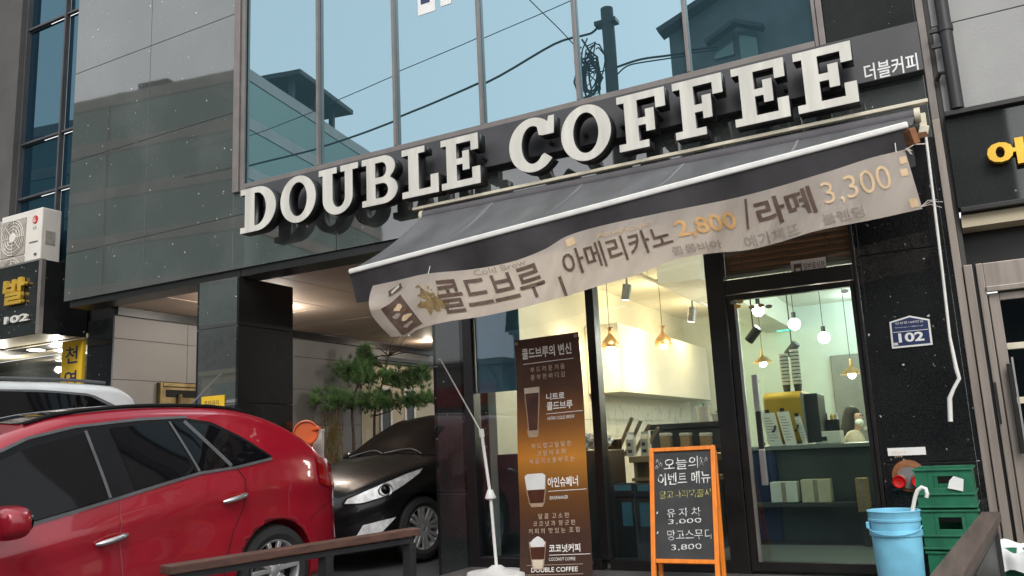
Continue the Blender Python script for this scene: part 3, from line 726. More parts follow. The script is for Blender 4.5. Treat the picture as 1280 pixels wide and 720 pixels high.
shop_house(-19.2, -13, 17, 3.9, 'opp_wall', 'low grey shop across the street beside the cream shop', 3)
shop_house(-12.7, -6.2, 17.3, 4.8, 'grey_stone', 'low pale stone shop across the street next to the gabled house', 2)
shop_house(9.5, 17, 17, 4.7, 'opp_wall', 'low grey shop across the street right of the gabled house', 3)
up = thing('utility_pole', 'round concrete utility pole carrying tangled cables across the street', 'utility pole', (-3, -9, 0))
YP = 11.5
pp = virt(760, 8, YP); r = (virt(767.5, 60, YP).x-virt(752.5, 60, YP).x)/2
bm = BM(); tube(bm, [(pp.x, -YP, -.2), (pp.x, -YP, pp.z)], r, 16); obj('pole', bm, 'concrete', up)
bm = BM(); z = virt(760, 26, YP).z; box(bm, pp.x-r*2.0, pp.x+r*1.6, -YP-.14, -YP+.14, z-.05, z+.05); obj('crossarm', bm, 'steel_dark', up)
rnd = random.Random(5); bm = BM()
for k in range(16):
    a = Vector((pp.x-r*rnd.uniform(2.2, 4.6), -YP+rnd.uniform(-.2, .2), virt(735, rnd.uniform(45, 80), YP).z)); pts = []
    for j in range(9):
        t_ = j/8*math.pi*2; pts.append(a+Vector((math.sin(t_)*rnd.uniform(.15, .35), rnd.uniform(-.1, .1), -.45+math.cos(t_)*rnd.uniform(.35, .6))))
    tube(bm, pts, rnd.uniform(.012, .03), 5)
obj('cable_coil', bm, 'rubber', up)
cab = thing('overhead_cables', 'sagging black overhead cables strung along the street from the pole', 'cable', (-6, -11, 3))
def wire(pxs, Y, r):
    bm = BM(); K = [virt(x, y, Y) for x, y in pxs]; pts = []
    kx = [(i, k) for i, k in enumerate(K)]
    for i in range(0, (len(K)-1)*6+1):
        t_ = i/6; pts.append(Vector([smooth_interp([(j, K[j][c]) for j in range(len(K))], t_) for c in range(3)]))
    tube(bm, pts, r, 6); obj('cable', bm, 'rubber', cab)
wire([(230, 222), (312, 205), (398, 183), (495, 149), (603, 103), (700, 50), (738, 40), (752, 28)], YP, .030)
wire([(230, 190), (312, 167), (420, 125), (495, 92), (603, 46), (718, -4), (800, -40)], YP, .012)
wire([(640, -20), (668, 8), (700, 40), (745, 90)], YP, .014)
wire([(770, 82), (800, 72), (840, 66), (900, 58)], YP, .028)
wire([(768, 95), (790, 78), (838, 70), (900, 62)], YP, .018)

# ================================================================== big white letters
sign = thing('shop_sign', 'large white slab serif letters DOUBLE COFFEE on a dark band above the awning', 'sign', (-3.4, -.1, 3.8))
bm = BM(); p = at(1157, 92, -.10)
box(bm, -6.75, .029, -.10, -.004, 3.80, 4.185); obj('sign_band', bm, 'sign_grey', sign, bevel=.004)
p = at(1082, 103, -.10); q = at(1147, 75, -.10)
text('korean_name', '더블커피', on_plane((p.x, -.10, p.z+.005), (q.x-p.x, 0, 0), (0, 0, .135), (0, -1, 0), .003), 'paper_white', sign, bold=.012)
def arcpts(cx, cy, rx, ry, a0, a1, n=14): return [(cx+rx*math.cos(R_(a0+(a1-a0)*i/n)), cy+ry*math.sin(R_(a0+(a1-a0)*i/n))) for i in range(n+1)]
S_, T_ = .27, .13     # stem width (of letter width), slab thickness (of height)
def L_E():
    return [[(0, 0), (1, 0), (1, .34), (.80, .34), (.80, T_), (.40, T_), (.40, .45), (.56, .45), (.56, .32), (.73, .32), (.73, .70), (.56, .70), (.56, .57), (.40, .57), (.40, 1-T_), (.78, 1-T_), (.78, .68), (.97, .68), (.97, 1), (0, 1), (0, 1-T_), (.14, 1-T_), (.14, T_), (0, T_)]]
def L_F():
    return [[(0, 0), (.62, 0), (.62, T_), (.42, T_), (.42, .41), (.58, .41), (.58, .28), (.76, .28), (.76, .68), (.58, .68), (.58, .54), (.42, .54), (.42, 1-T_), (.80, 1-T_), (.80, .66), (1, .66), (1, 1), (0, 1), (0, 1-T_), (.15, 1-T_), (.15, T_), (0, T_)]]
def L_L():
    return [[(0, 0), (1, 0), (1, .38), (.79, .38), (.79, T_), (.46, T_), (.46, 1-T_), (.64, 1-T_), (.64, 1), (0, 1), (0, 1-T_), (.18, 1-T_), (.18, T_), (0, T_)]]
def L_O():
    return [arcpts(.5, .5, .5, .515, 0, 360, 40)[:-1], arcpts(.5, .5, .255, .375, 0, 360, 32)[:-1]]
def L_D():
    o = [(0, 0), (.48, 0)]+arcpts(.48, .5, .52, .5, -90, 90, 22)+[(0, 1), (0, 1-T_), (.13, 1-T_), (.13, T_), (0, T_)]
    i = [(.40, T_)]+arcpts(.46, .5, .27, .5-T_, -90, 90, 18)+[(.40, 1-T_)]
    return [o, i]
def L_B():
    o = [(0, 0), (.60, 0)]+arcpts(.62, .275, .38, .275, -90, 62, 14)+arcpts(.60, .75, .34, .25, -50, 90, 14)+[(0, 1), (0, 1-T_), (.13, 1-T_), (.13, T_), (0, T_)]
    i1 = [(.38, T_)]+arcpts(.58, .28, .16, .28-T_, -90, 90, 10)+[(.38, .43)]
    i2 = [(.38, .56)]+arcpts(.56, .715, .14, .155, -90, 90, 10)+[(.38, 1-T_)]
    return [o, i1, i2]
def L_U():
    o = [(0, 1), (0, 1-T_), (.10, 1-T_), (.10, .34)]+arcpts(.48, .34, .38, .36, 180, 360, 22)+[(.86, 1-T_), (1, 1-T_), (1, 1), (.56, 1), (.56, 1-T_), (.67, 1-T_), (.67, .34)]+arcpts(.51, .34, .16, .21, 0, -180, 14)+[(.35, 1-T_), (.46, 1-T_), (.46, 1)]
    return [o]
def L_C():
    o = arcpts(.5, .5, .5, .515, 48, 322, 34)+[(.74, .30)]+arcpts(.5, .5, .235, .36, 318, 62, 26)[0:]+[(.64, .66), (.72, .64), (.95, .64), (.98, .98), (.86, .98)]
    return [o]
GL = dict(D=L_D, O=L_O, U=L_U, B=L_B, L=L_L, E=L_E, F=L_F, C=L_C)
YF, YB = -.315, -.185
ztop = at(303, 238, YF).z; zbot = at(300, 293, YF).z
def midy(px): return 266-.2248*(px-300)
for chx, a, b in (('D', 301, 345), ('O', 351, 395), ('U', 399, 448), ('B', 453, 497), ('L', 503, 548), ('E', 552, 600), ('C', 637, 696), ('O', 702, 764), ('F', 773, 833), ('F', 843, 905), ('E', 917, 985), ('E', 995, 1070)):
    xa, xb = at(a, midy(a), YF).x, at(b, midy(b), YF).x
    cu = bpy.data.curves.new('g', 'CURVE'); cu.dimensions = '2D'; cu.fill_mode = 'BOTH'; cu.extrude = (YB-YF)/2
    for poly in GL[chx]():
        s = cu.splines.new('POLY'); s.points.add(len(poly)-1); s.use_cyclic_u = True
        for pnt, (u, v) in zip(s.points, poly): pnt.co = (xa+(xb-xa)*u, zbot+(ztop-zbot)*v, 0, 1)
    o = bpy.data.objects.new('g', cu); COL.objects.link(o)
    dg = bpy.context.evaluated_depsgraph_get(); dg.update(); me = bpy.data.meshes.new_from_object(o.evaluated_get(dg))
    bpy.data.objects.remove(o); bpy.data.curves.remove(cu); me.materials.clear()
    for v in me.vertices: x, z, d = v.co; v.co = (x, (YF+YB)/2-d, z)
    bmx = BM(); bmx.from_mesh(me); bmesh.ops.remove_doubles(bmx, verts=bmx.verts, dist=1e-4); bmesh.ops.recalc_face_normals(bmx, faces=bmx.faces)
    # face plate: slightly inset and proud of the black can
    front = [f for f in bmx.faces if f.normal.y < -.9]
    bf = BM(); mp = {}
    for f in front:
        vs = []
        for v in f.verts:
            if v.index not in mp: mp[v.index] = bf.verts.new((v.co.x, YF-.006, v.co.z))
            vs.append(mp[v.index])
        bf.faces.new(vs)
    bmesh.ops.recalc_face_normals(bf, faces=bf.faces)
    if bf.faces[:][0].normal.y > 0: bmesh.ops.reverse_faces(bf, faces=bf.faces)
    bmx.to_mesh(me); bmx.free(); can = link('letter', me, 'letter_black', sign)
    r_ = bmesh.ops.inset_region(bf, faces=bf.faces[:], thickness=.007, depth=0) if False else None
    ext = bmesh.ops.extrude_face_region(bf, geom=bf.faces[:])
    for v in [e for e in ext['geom'] if isinstance(e, bmesh.types.BMVert)]: v.co.y += .005
    obj('letter_face', bf, 'white_face', can)
bm = BM()
for x in np.linspace(-6.4, -.6, 18): box(bm, x-.012, x+.012, -.186, -.101, 3.86, 3.885)
obj('standoff', bm, 'steel_dark', sign)

# ================================================================== awning
aw = thing('awning', 'grey retractable fabric awning with white front bar over the storefront', 'awning', (-2.2, 0, 3.4))
rl, rr = at(517, 262, -.22), at(1160, 126, -.22)
bm = BM(); beam(bm, rl, rr, .05, .028); obj('cover_rail', bm, 'cream_paint', aw, bevel=.004)
bm = BM(); cl, cr = at(531, 270, -.19), at(1143, 145, -.19); tube(bm, [cl, cl.lerp(cr, .5), cr], .052, 16); obj('fabric_roll', bm, 'awning_dark', aw)
bm = BM(); tube(bm, [cl+Vector((-.035, 0, 0)), cl+Vector((.0, 0, 0))], .058, 14); beam(bm, cl+Vector((-.02, 0, 0)), cl+Vector((-.02, .19, 0)), .02, .06); obj('roll_cap', bm, 'cream_paint', aw); bm = BM()
tube(bm, [cr, cr+Vector((.04, 0, 0))], .058, 14); obj('roll_cap', bm, 'cream_paint', aw)
PL, PR = 1.30, 1.06
bl, br = at(437, 340, -PL), at(1135, 156, -PR)
bm = BM(); beam(bm, bl, br, .04, .045); obj('front_bar', bm, 'white_paint', aw, bevel=.012)
def aw_s(u, v):
    a = cl.lerp(cr, u)+Vector((0, -.045, -.02)); b = bl.lerp(br, u)+Vector((0, .005, .012)); p_ = a.lerp(b, v)
    p_.z -= .035*math.sin(math.pi*v)*(1+.3*math.sin(u*9))+.006*math.sin(u*40+v*3)*math.sin(math.pi*v); return p_
bm = BM(); gridsurf(bm, aw_s, 60, 16); solid(bm, .004); obj('canopy', bm, 'awning', aw)
rnd = random.Random(2)
for u0 in (.18, .39, .60, .81): bm = BM(); gridsurf(bm, lambda u, v: aw_s(u0+.0045*(u-.5), v)+Vector((0, -.001, .0028)), 2, 16); obj('seam', bm, 'awning', aw)
def val_s(u, v):
    p_ = bl.lerp(br, u)+Vector((0, -.004, -.02)); h = .23+.008*math.sin(u*21)
    q_ = p_+Vector((.012*math.sin(v*2), .03*math.sin(u*26+1)*v+.02*math.sin(u*55)*v*v+.05*v, -h*v)); return q_
bm = BM(); gridsurf(bm, val_s, 90, 8); solid(bm, .003); obj('valance', bm, 'awning_dark', aw)
bm = BM()
for u in (.12, .88):
    a = cl.lerp(cr, u)+Vector((0, 0, -.10)); b = bl.lerp(br, u)+Vector((0, .03, -.005)); k_ = a.lerp(b, .5)+Vector((.45 if u < .5 else -.45, 0, -.03))
    beam(bm, a, k_, .035, .05); beam(bm, k_, b, .03, .04)
obj('folding_arm', bm, 'white_paint', aw, bevel=.006)
g0 = at(1157, 150, -.17)
bm = BM(); beam(bm, g0+Vector((-.02, .15, 0)), g0+Vector((-.02, -.03, 0)), .05, .10); beam(bm, g0+Vector((-.05, -.02, -.07)), g0+Vector((.01, -.02, -.09)), .06, .06)
beam(bm, g0+Vector((.02, 0, .08)), g0+Vector((.02, 0, -.10)), .025, .03); obj('gear_bracket', bm, 'cream_paint', aw, bevel=.006)
bm = BM(); beam(bm, br+Vector((.0, .0, -.03)), br+Vector((.02, .02, -.13)), .06, .05); beam(bm, at(1136, 172, -.9), at(1156, 168, -.3), .03, .04); obj('end_bracket', bm, 'rust', aw, bevel=.005)
cpx = [(1157, 168), (1167, 250), (1178, 340), (1187, 420), (1195, 460), (1199, 473), (1192, 486), (1187, 498), (1188, 527)]
bm = BM(); K = [at(x, y, -.20) for x, y in cpx]
tube(bm, K, [.010, .010, .010, .010, .014, .013, .012, .016, .016], 10); obj('crank_rod', bm, 'white_paint', aw)

# ================================================================== hanging vinyl banner
ban = thing('hanging_banner', 'crumpled beige vinyl banner with coffee prices hanging from the awning front bar', 'banner', (-2.2, -1.25, 2.4))
TOP = [(466, 357), (490, 352), (535, 342), (587, 337), (634, 328.6), (680, 312), (707, 296), (737, 286), (812, 269), (925, 246), (1037, 214), (1090, 197), (1131, 187)]
BOT = [(488, 421), (505, 420.5), (524, 411), (560, 402), (600, 396), (643, 387), (690, 375), (719, 367), (737, 361), (794, 344), (850, 323), (895, 316), (930, 313), (970, 304), (1019, 289), (1094, 274), (1153, 261)]
def ban_p(X, v, lift=0.):
    """banner surface: X = photo column of the upper hem (466..1131), v = 0 upper hem .. 1 lower hem"""
    t_ = (X-466)/665; x = X+22*v; y = smooth_interp(TOP, X)*(1-v)+smooth_interp(BOT, X+22)*v
    x -= 14*math.sin(math.pi*min(1, v*1.02))*math.exp(-(X-466)/16)
    Y = -(PL*(1-t_)+PR*t_)-.02
    Y += .045*math.sin(t_*19+v*1.3)*(.3+v)*.6+.022*math.sin(t_*47+v*4)*(.3+.7*v)+.010*math.sin(t_*120+v*9)-.05*v*math.sin(t_*7)
    Y += .10*math.exp(-(X-466)/22)*abs(v-.45)*1.4
    return at(x, y, Y-lift)
bm = BM(); gridsurf(bm, lambda u, v: ban_p(466+665*u, v), 170, 22); solid(bm, -.003); cloth = obj('vinyl_sheet', bm, 'pvc_beige', ban)
def ban_text(name, body, X0, X1, v0, v1, mt, bold=0., skew=0., lift=.006):
    text(name, body, lambda u, vv, wz: ban_p(X0+(X1-X0)*u+skew*(vv-.5), v1+(v0-v1)*vv, lift), mt, cloth, bold=bold, sub=3)
ban_text('printed_word', '콜드브루', 537, 668, .16, .86, 'print_brown', .015)
ban_text('printed_bar', '|', 684, 688, .60, 1.0, 'print_brown', .02)
ban_text('printed_word', '아메리카노', 694, 828, .24, .70, 'print_brown', .012)
ban_text('printed_price', '2,800', 836, 911, .22, .62, 'print_orange', .02)
ban_text('printed_bar', '/', 920, 932, .06, .62, 'print_brown', .0)
ban_text('printed_word', '라떼', 937, 1008, .14, .66, 'print_brown', .02)
ban_text('printed_price', '3,300', 1020, 1105, .16, .62, 'print_faded', .0)
ban_text('printed_small_word', '콜롬비아', 822, 884, .74, .92, 'print_tan')
ban_text('printed_small_word', '예가체프', 912, 980, .74, .97, 'print_tan')
ban_text('printed_small_word', '블렌딩', 1010, 1062, .72, .92, 'print_tan')
ban_text('printed_small_word', 'Cold Brew', 590, 655, .02, .14, 'print_tan')
ban_text('printed_small_word', 'Americano', 742, 810, .10, .20, 'print_faded')
def ban_patch(name, X0, X1, v0, v1, mt, edge=None, n=16, lift=.004):
    bm = BM()
    def f(u, v):
        k = edge(u, v) if edge else (0, 0); return ban_p(X0+(X1-X0)*u+k[0], v0+(v1-v0)*v+k[1], lift)
    gridsurf(bm, f, n, n); return obj(name, bm, mt, cloth)
QX = lambda u, v: ((474*(1-v)+481*v)*(1-u)+(496*(1-v)+508*v)*u, (.47*(1-v)+.97*v)*(1-u)+(.27*(1-v)+.93*v)*u)
def quad_patch(name, u0, u1, v0, v1, mt, lift, n=12):
    bm = BM(); gridsurf(bm, lambda u, v: ban_p(*QX(u0+(u1-u0)*u, v0+(v1-v0)*v), lift), n, n); return obj(name, bm, mt, cloth)
quad_patch('printed_coffee_photo', 0, 1, 0, 1, 'print_brown', .005)
qr = random.Random(3)
def blob_patch(cu_, cv_, ru, rv, mt):
    bm = BM(); pts = [bm.verts.new(ban_p(*QX(cu_+ru*qr.uniform(.6, 1.1)*math.cos(a*.628), cv_+rv*qr.uniform(.6, 1.1)*math.sin(a*.628)), .0075)) for a in range(10)]
    bm.faces.new(pts); bmesh.ops.triangulate(bm, faces=bm.faces); obj('printed_ice_highlight', bm, mt, cloth)
for a in ((.62, .25, .22, .10, 'print_faded'), (.66, .60, .26, .09, 'print_faded'), (.35, .42, .18, .08, 'print_tan'), (.5, .80, .25, .07, 'print_tan'), (.75, .42, .12, .06, 'rust')): blob_patch(*a)
ban_patch('printed_badge', 484, 500, .16, .26, 'print_brown', lambda u, v: (0, -.1*u), 6, .0055)
ban_patch('printed_badge_centre', 487, 497, .18, .23, 'pvc_beige', lambda u, v: (0, -.1*u), 6, .007)
from mathutils import noise
rs = random.Random(11); ph = [rs.uniform(0, 6) for _ in range(6)]
ban_patch('stain', 512, 545, .24, .80, 'stain', lambda u, v: (7*math.sin(v*7+ph[0])*(u-.5)+4*math.sin(v*17+ph[1])*(u-.5)+14*(v-.5), .08*math.sin(u*8+ph[2])*(v-.5)+.07*math.sin(u*19)*(v-.5)), 40)
so_ = [o for o in cloth.children if o.name.startswith('stain')][0]; bx_ = BM(); bx_.from_mesh(so_.data); bx_.faces.ensure_lookup_table()
bmesh.ops.delete(bx_, geom=[f for i, f in enumerate(bx_.faces) if noise.noise(Vector((i//40*.16, i % 40*.16, 3.3)))+.35*noise.noise(Vector((i//40*.5, i % 40*.5, 1)))+1.1*(((i//40-20)/20)**2*.5+((i % 40-20)/20)**2*.45) > .34], context='FACES')
bx_.to_mesh(so_.data); bx_.free()
for X0, X1, v0, v1 in ((1121, 1130, .10, .22), (1118, 1127, .30, .42), (1118, 1128, .80, .95), (705, 716, .05, .18)): ban_patch('tape', X0, X1, v0, v1, 'print_faded', None, 4)
bm = BM(); rnd = random.Random(4)
for k in range(9):
    s0 = ban_p(1129, .02 if k < 6 else .97); d = Vector((rnd.uniform(.02, .14), rnd.uniform(-.03, .03), rnd.uniform(-.06, .05)))
    tube(bm, [s0, s0+d*.5+Vector((0, 0, .02)), s0+d], .0022, 5)
s0 = ban_p(480, .99)
for k in range(6): s1 = ban_p(468+rnd.uniform(0, 24), .99); tube(bm, [s1, s1+Vector((rnd.uniform(-.02, .03), 0, -rnd.uniform(.005, .03)))], .0016, 4)
obj('frayed_thread', bm, 'pvc_beige', ban)
bm = BM()
for X in (535, 1120):
    a = ban_p(X, .01); t_ = (X-466)/665; b = Vector((a.x, a.y+.03, a.z+.07)); tube(bm, [a, a.lerp(b, .5), b], .0025, 5)
obj('tie_cord', bm, 'paper_white', ban)

# ================================================================== standing banner
xb = thing('standing_banner', 'tall brown and orange standing banner with three coffee drinks by the shop window', 'banner', (-3.0, -.5, .2))
XY = -.5
c_tl, c_tr, c_bl, c_br = at(643, 426, XY), at(723, 415, XY), at(648, 722, XY), at(739, 720, XY)
def xb_p(u, v, lift=0.):
    """u across, v up"""
    a = c_bl.lerp(c_br, u); b = c_tl.lerp(c_tr, u); p_ = a.lerp(b, v)
    p_.y += .03*math.sin(v*3.0+.4)+.012*math.sin(v*9+u)+.03*(u-.5)**2-lift; return p_
bm = BM(); gridsurf(bm, lambda u, v: xb_p(u, v), 14, 60); solid(bm, -.002); xs_ = obj('printed_sheet', bm, 'poster', xb)
H_ = 296.; W_ = 85.
def xb_text(name, body, x0, x1, y0, y1, mt, bold=0., lift=.003):
    """x in 0..424, y in 0..1000 of the upright sheet (from its top)"""
    text(name, body, lambda u, v, wz: xb_p((x0+(x1-x0)*u), 1-(y1+(y0-y1)*v), lift), mt, xs_, bold=bold, sub=1)
xb_text('heading', '콜드브루의 변신', .11, .88, .040, .088, 'poster_text', .02)
xb_text('line', '부 드 러 운 거 품', .23, .76, .125, .148, 'poster_faint'); xb_text('line', '풍 부 한 바 디 감', .23, .76, .158, .182, 'poster_faint')
xb_text('drink_name', '니트로', .46, .73, .245, .275, 'poster_text', .02); xb_text('drink_name', '콜드브루', .46, .84, .283, .318, 'poster_text', .02)
xb_text('caption', 'NITRO COLD BREW', .47, .86, .345, .359, 'poster_text')
xb_text('line', '부 드 럽 고 달 달 한', .22, .80, .452, .474, 'poster_faint'); xb_text('line', '크 림 의 조 화', .30, .72, .484, .506, 'poster_faint'); xb_text('line', '저 금 기 스 를 부 르 는', .18, .84, .516, .538, 'poster_faint')
xb_text('drink_name', '아인슈페너', .44, .87, .598, .640, 'poster_text', .02); xb_text('caption', 'EINSPANNER', .46, .72, .676, .690, 'poster_text')
xb_text('line', '달 콤  고 소 한', .28, .72, .745, .767, 'poster_faint'); xb_text('line', '코 코 넛 과  향 긋 한', .20, .80, .775, .797, 'poster_faint'); xb_text('line', '커 피 의  맛 있 는  조 합', .13, .86, .805, .827, 'poster_faint')
xb_text('drink_name', '코코넛커피', .42, .85, .872, .905, 'poster_text', .02); xb_text('caption', 'COCONUT COFFEE', .42, .78, .925, .938, 'poster_text')
def xb_shape(name, rows, mt, lift=.003):
    """rows: (y, x_left, x_right) down the sheet"""
    bm = BM(); g = []
    for y, a, b in rows: g.append([bm.verts.new(xb_p(a+(b-a)*k/6, 1-y, lift)) for k in range(7)])
    for r0, r1 in zip(g, g[1:]):
        for k in range(6): bm.faces.new((r0[k], r0[k+1], r1[k+1], r1[k]))
    obj(name, bm, mt, xs_)
for y, a, b in ((.108, .12, .90), (.332, .45, .98), (.655, .44, .98), (.915, .42, .98)): xb_shape('rule', [(y-.0012, a, b), (y+.0012, a, b)], 'poster_text')
xb_shape('printed_glass', [(.215, .12, .36), (.26, .13, .36), (.33, .155, .345), (.38, .17, .33), (.40, .16, .335), (.425, .18, .32)], 'glass_print')
xb_shape('printed_foam', [(.212, .12, .36), (.236, .125, .355)], 'crema', .005)
xb_shape('printed_coffee', [(.237, .14, .345), (.32, .165, .33), (.395, .19, .315)], 'coffee', .005)
xb_shape('printed_glass', [(.585, .09, .42), (.64, .11, .41), (.70, .15, .38), (.717, .18, .35)], 'glass_print')
xb_shape('printed_foam', [(.578, .14, .37), (.588, .10, .41), (.645, .125, .395)], 'paper_white', .005)
xb_shape('printed_coffee', [(.646, .13, .395), (.70, .165, .365)], 'coffee', .005)
xb_shape('printed_glass', [(.858, .13, .38), (.90, .15, .37), (.955, .18, .35), (.972, .2, .33)], 'glass_print')
xb_shape('printed_coffee', [(.882, .15, .365), (.91, .16, .36), (.93, .175, .35)], 'coffee', .005)
xb_shape('printed_foam', [(.838, .25, .28), (.85, .19, .34), (.865, .15, .37), (.880, .17, .35)], 'paper_white', .006)
xb_shape('printed_milk', [(.932, .185, .345), (.968, .205, .325)], 'crema', .005)
for pts in ([(.953, .10, .88), (.9545, .10, .88)], [(.991, .10, .88), (.9925, .10, .88)]): xb_shape('rule', pts, 'poster_faint')
xb_text('shop_name', 'DOUBLE COFFEE', .17, .81, .963, .982, 'poster_text', .012)
bm = BM()
for u, v in ((.03, .985), (.96, .985)):
    p_ = xb_p(u, v, .004); lathe(bm, [(.006, -.003), (.014, -.003), (.014, .002), (.006, .002)], p_, 12, 'y', closed=True)
obj('eyelet', bm, 'steel', xb)
bm = BM(); tube(bm, [xb_p(.02, .98)+Vector((0, .03, 0)), xb_p(.98, .04)+Vector((0, .05, 0))], .007, 8); tube(bm, [xb_p(.98, .98)+Vector((0, .035, 0)), xb_p(.02, .04)+Vector((0, .06, 0))], .007, 8); obj('cross_pole', bm, 'steel_dark', xb)
# bare pole on a round base
ps = thing('banner_pole', 'bare white jointed banner pole leaning up from a round base beside the brown banner', 'banner pole', (-3.5, -.55, .2))
b0 = at(621, 714, -.5); j0 = at(602, 541, -.46); t0 = at(551, 450, -.38); kb = at(613, 619, -.48)
bm = BM(); lathe(bm, [(0, .2), (.23, .2), (.25, .215), (.24, .24), (.08, .262), (.04, .29), (0, .292)], (b0.x, b0.y, 0), 32); obj('base', bm, 'white_paint', ps)
bm = BM(); tube(bm, [b0+Vector((0, 0, .02)), kb, j0], .0135, 12); obj('lower_pole', bm, 'white_paint', ps)
bm = BM(); tube(bm, [j0, j0.lerp(t0, .5), t0], .006, 8); tube(bm, [t0, t0+Vector((-.02, 0, .006))], .010, 8); obj('upper_rod', bm, 'white_paint', ps)
bm = BM(); lathe(bm, [(.017, -.04), (.045, -.025), (.045, -.015), (.022, .045), (.017, .045)], kb, 14); d_ = (j0-kb).normalized(); tube(bm, [j0-d_*.035, j0+d_*.03], .022, 12); obj('collar', bm, 'white_paint', ps)
# ================================================================== chalkboard
cb = thing('chalkboard_stand', 'orange framed chalkboard stand with handwritten menu in front of the window', 'chalkboard', (-2.0, -.55, .2))
yT, yB = -.50, -.80
f_tl, f_tr = at(812, 561, yT), at(894, 557, yT); f_bl, f_br = at(815, 735, yB), at(901, 733, yB)
zb = .205; f_bl.z = f_br.z = zb
def cb_p(u, v, lift=0.): 
    p_ = f_bl.lerp(f_br, u).lerp(f_tl.lerp(f_tr, u), v); p_.y -= lift; return p_
up_ = (f_tl-f_bl).normalized(); nx = (f_tr-f_tl).normalized(); nn = nx.cross(up_).normalized()
if nn.y > 0: nn = -nn
bm = BM(); fw = .032
for u in (.035, .965): beam(bm, cb_p(u, 0), cb_p(u, 1), fw, .034, nn)
vb = .185
for v in (.985, vb): beam(bm, cb_p(.07, v), cb_p(.93, v), fw*.9, .032, nn)
obj('frame', bm, 'orange_wood', cb, bevel=.003)
bm = BM(); 
flat_poly(bm, [cb_p(.06, vb), cb_p(.94, vb), cb_p(.94, .98), cb_p(.06, .98)], -nn, .008); board = obj('board', bm, 'chalkboard', cb)
bm = BM(); rear = Vector((0, .17, 0))
for u in (.035, .965):
    a = cb_p(u, .97)+Vector((0, .03, 0)); b = cb_p(u, 0)+rear; b.z = zb; beam(bm, a, b, .028, .03, nn)
obj('rear_leg', bm, 'orange_wood', cb, bevel=.003)
def cb_text(body, u0, u1, v0, v1, mt='chalk', bold=-.006):
    text('chalk_writing', body, lambda u, v, wz: cb_p(u0+(u1-u0)*u, v0+(v1-v0)*v+.012*(u-.5), .004), mt, board, bold=bold, jitter=.012)
cb_text('오늘의', .22, .74, .835, .925, bold=.0); cb_text('이벤트 메뉴', .13, .91, .725, .815, bold=.0)
cb_text('달고나라떼출시', .15, .91, .628, .685, 'chalk_yellow'); cb_text('·', .09, .115, .515, .53, bold=.02)
cb_text('유 자 차', .25, .75, .495, .555); cb_text('3,000', .27, .76, .443, .480); cb_text('·', .09, .115, .375, .39, bold=.02)
cb_text('망고스무디', .25, .90, .335, .405); cb_text('3,800', .30, .75, .262, .305)
def star(u, v, r):
    bm = BM(); pts = [cb_p(u+r*math.sin(k*4*math.pi/5), v+r*.45*math.cos(k*4*math.pi/5), .006) for k in range(6)]; tube(bm, pts, .0018, 4); obj('chalk_star', bm, 'chalk', board)
for s in ((.12, .90, .04), (.17, .875, .04), (.11, .855, .04), (.78, .905, .035), (.86, .90, .04), (.79, .875, .045)): star(*s)

# ================================================================== bucket, umbrella, crates
bk = thing('bucket', 'tall light blue plastic bucket standing before the dark pillar', 'bucket', (-.48, -.95, .2))
bc = (-.483, -.95, 0)
bm = BM(); zt = .735
lathe(bm, [(0, .2), (.121, .2), (.125, .21), (.140, .585), (.140, .59), (.148, .592), (.150, .605), (.148, .622), (.140, .624), (.143, .675), (.149, .677), (.150, .690), (.146, .692), (.148, zt-.006), (.153, zt), (.150, zt+.004), (.140, zt), (.130, .58), (.113, .215), (0, .215)], bc, 48)
bd = obj('pail', bm, 'bucket_blue', bk)
bm = BM(); box(bm, bc[0]-.158, bc[0]-.138, bc[1]-.06, bc[1]-.03, .635, .672); obj('handle_lug', bm, 'bucket_blue', bk, bevel=.004)
bm = BM(); tube(bm, [(bc[0]-.15, bc[1]-.045, .655)]+[(bc[0]+.156*math.cos(a), bc[1]-.156*abs(math.sin(a))*.98-.01, .655-.05*math.sin(a)) for a in [math.pi-.25-i*.2 for i in range(13)]]+[(bc[0]+.15, bc[1]-.04, .65)], .004, 6); obj('wire_handle', bm, 'bucket_blue', bk)
um = thing('umbrella', 'folded umbrella with white hooked handle standing in the blue bucket', 'umbrella', (-.42, -.95, .22))
h0 = at(1142, 636, -.92); h1 = at(1147, 618, -.92)
bm = BM(); hk = [at(x, y, -1.02) for x, y in ((1136, 665), (1141, 636), (1144, 621), (1147, 613), (1152, 609), (1157, 611), (1159, 617), (1158, 622))]; tube(bm, hk, [.012, .012, .012, .012, .012, .012, .012, .011], 12); obj('handle', bm, 'white_paint', um)
bm = BM(); tip = Vector((bc[0]+.03, bc[1]+.02, .225)); tube(bm, [hk[0], hk[0].lerp(tip, .15), hk[0].lerp(tip, .6), tip], [.014, .03, .022, .006], 10); obj('folded_canopy', bm, 'cloth_dark', um)
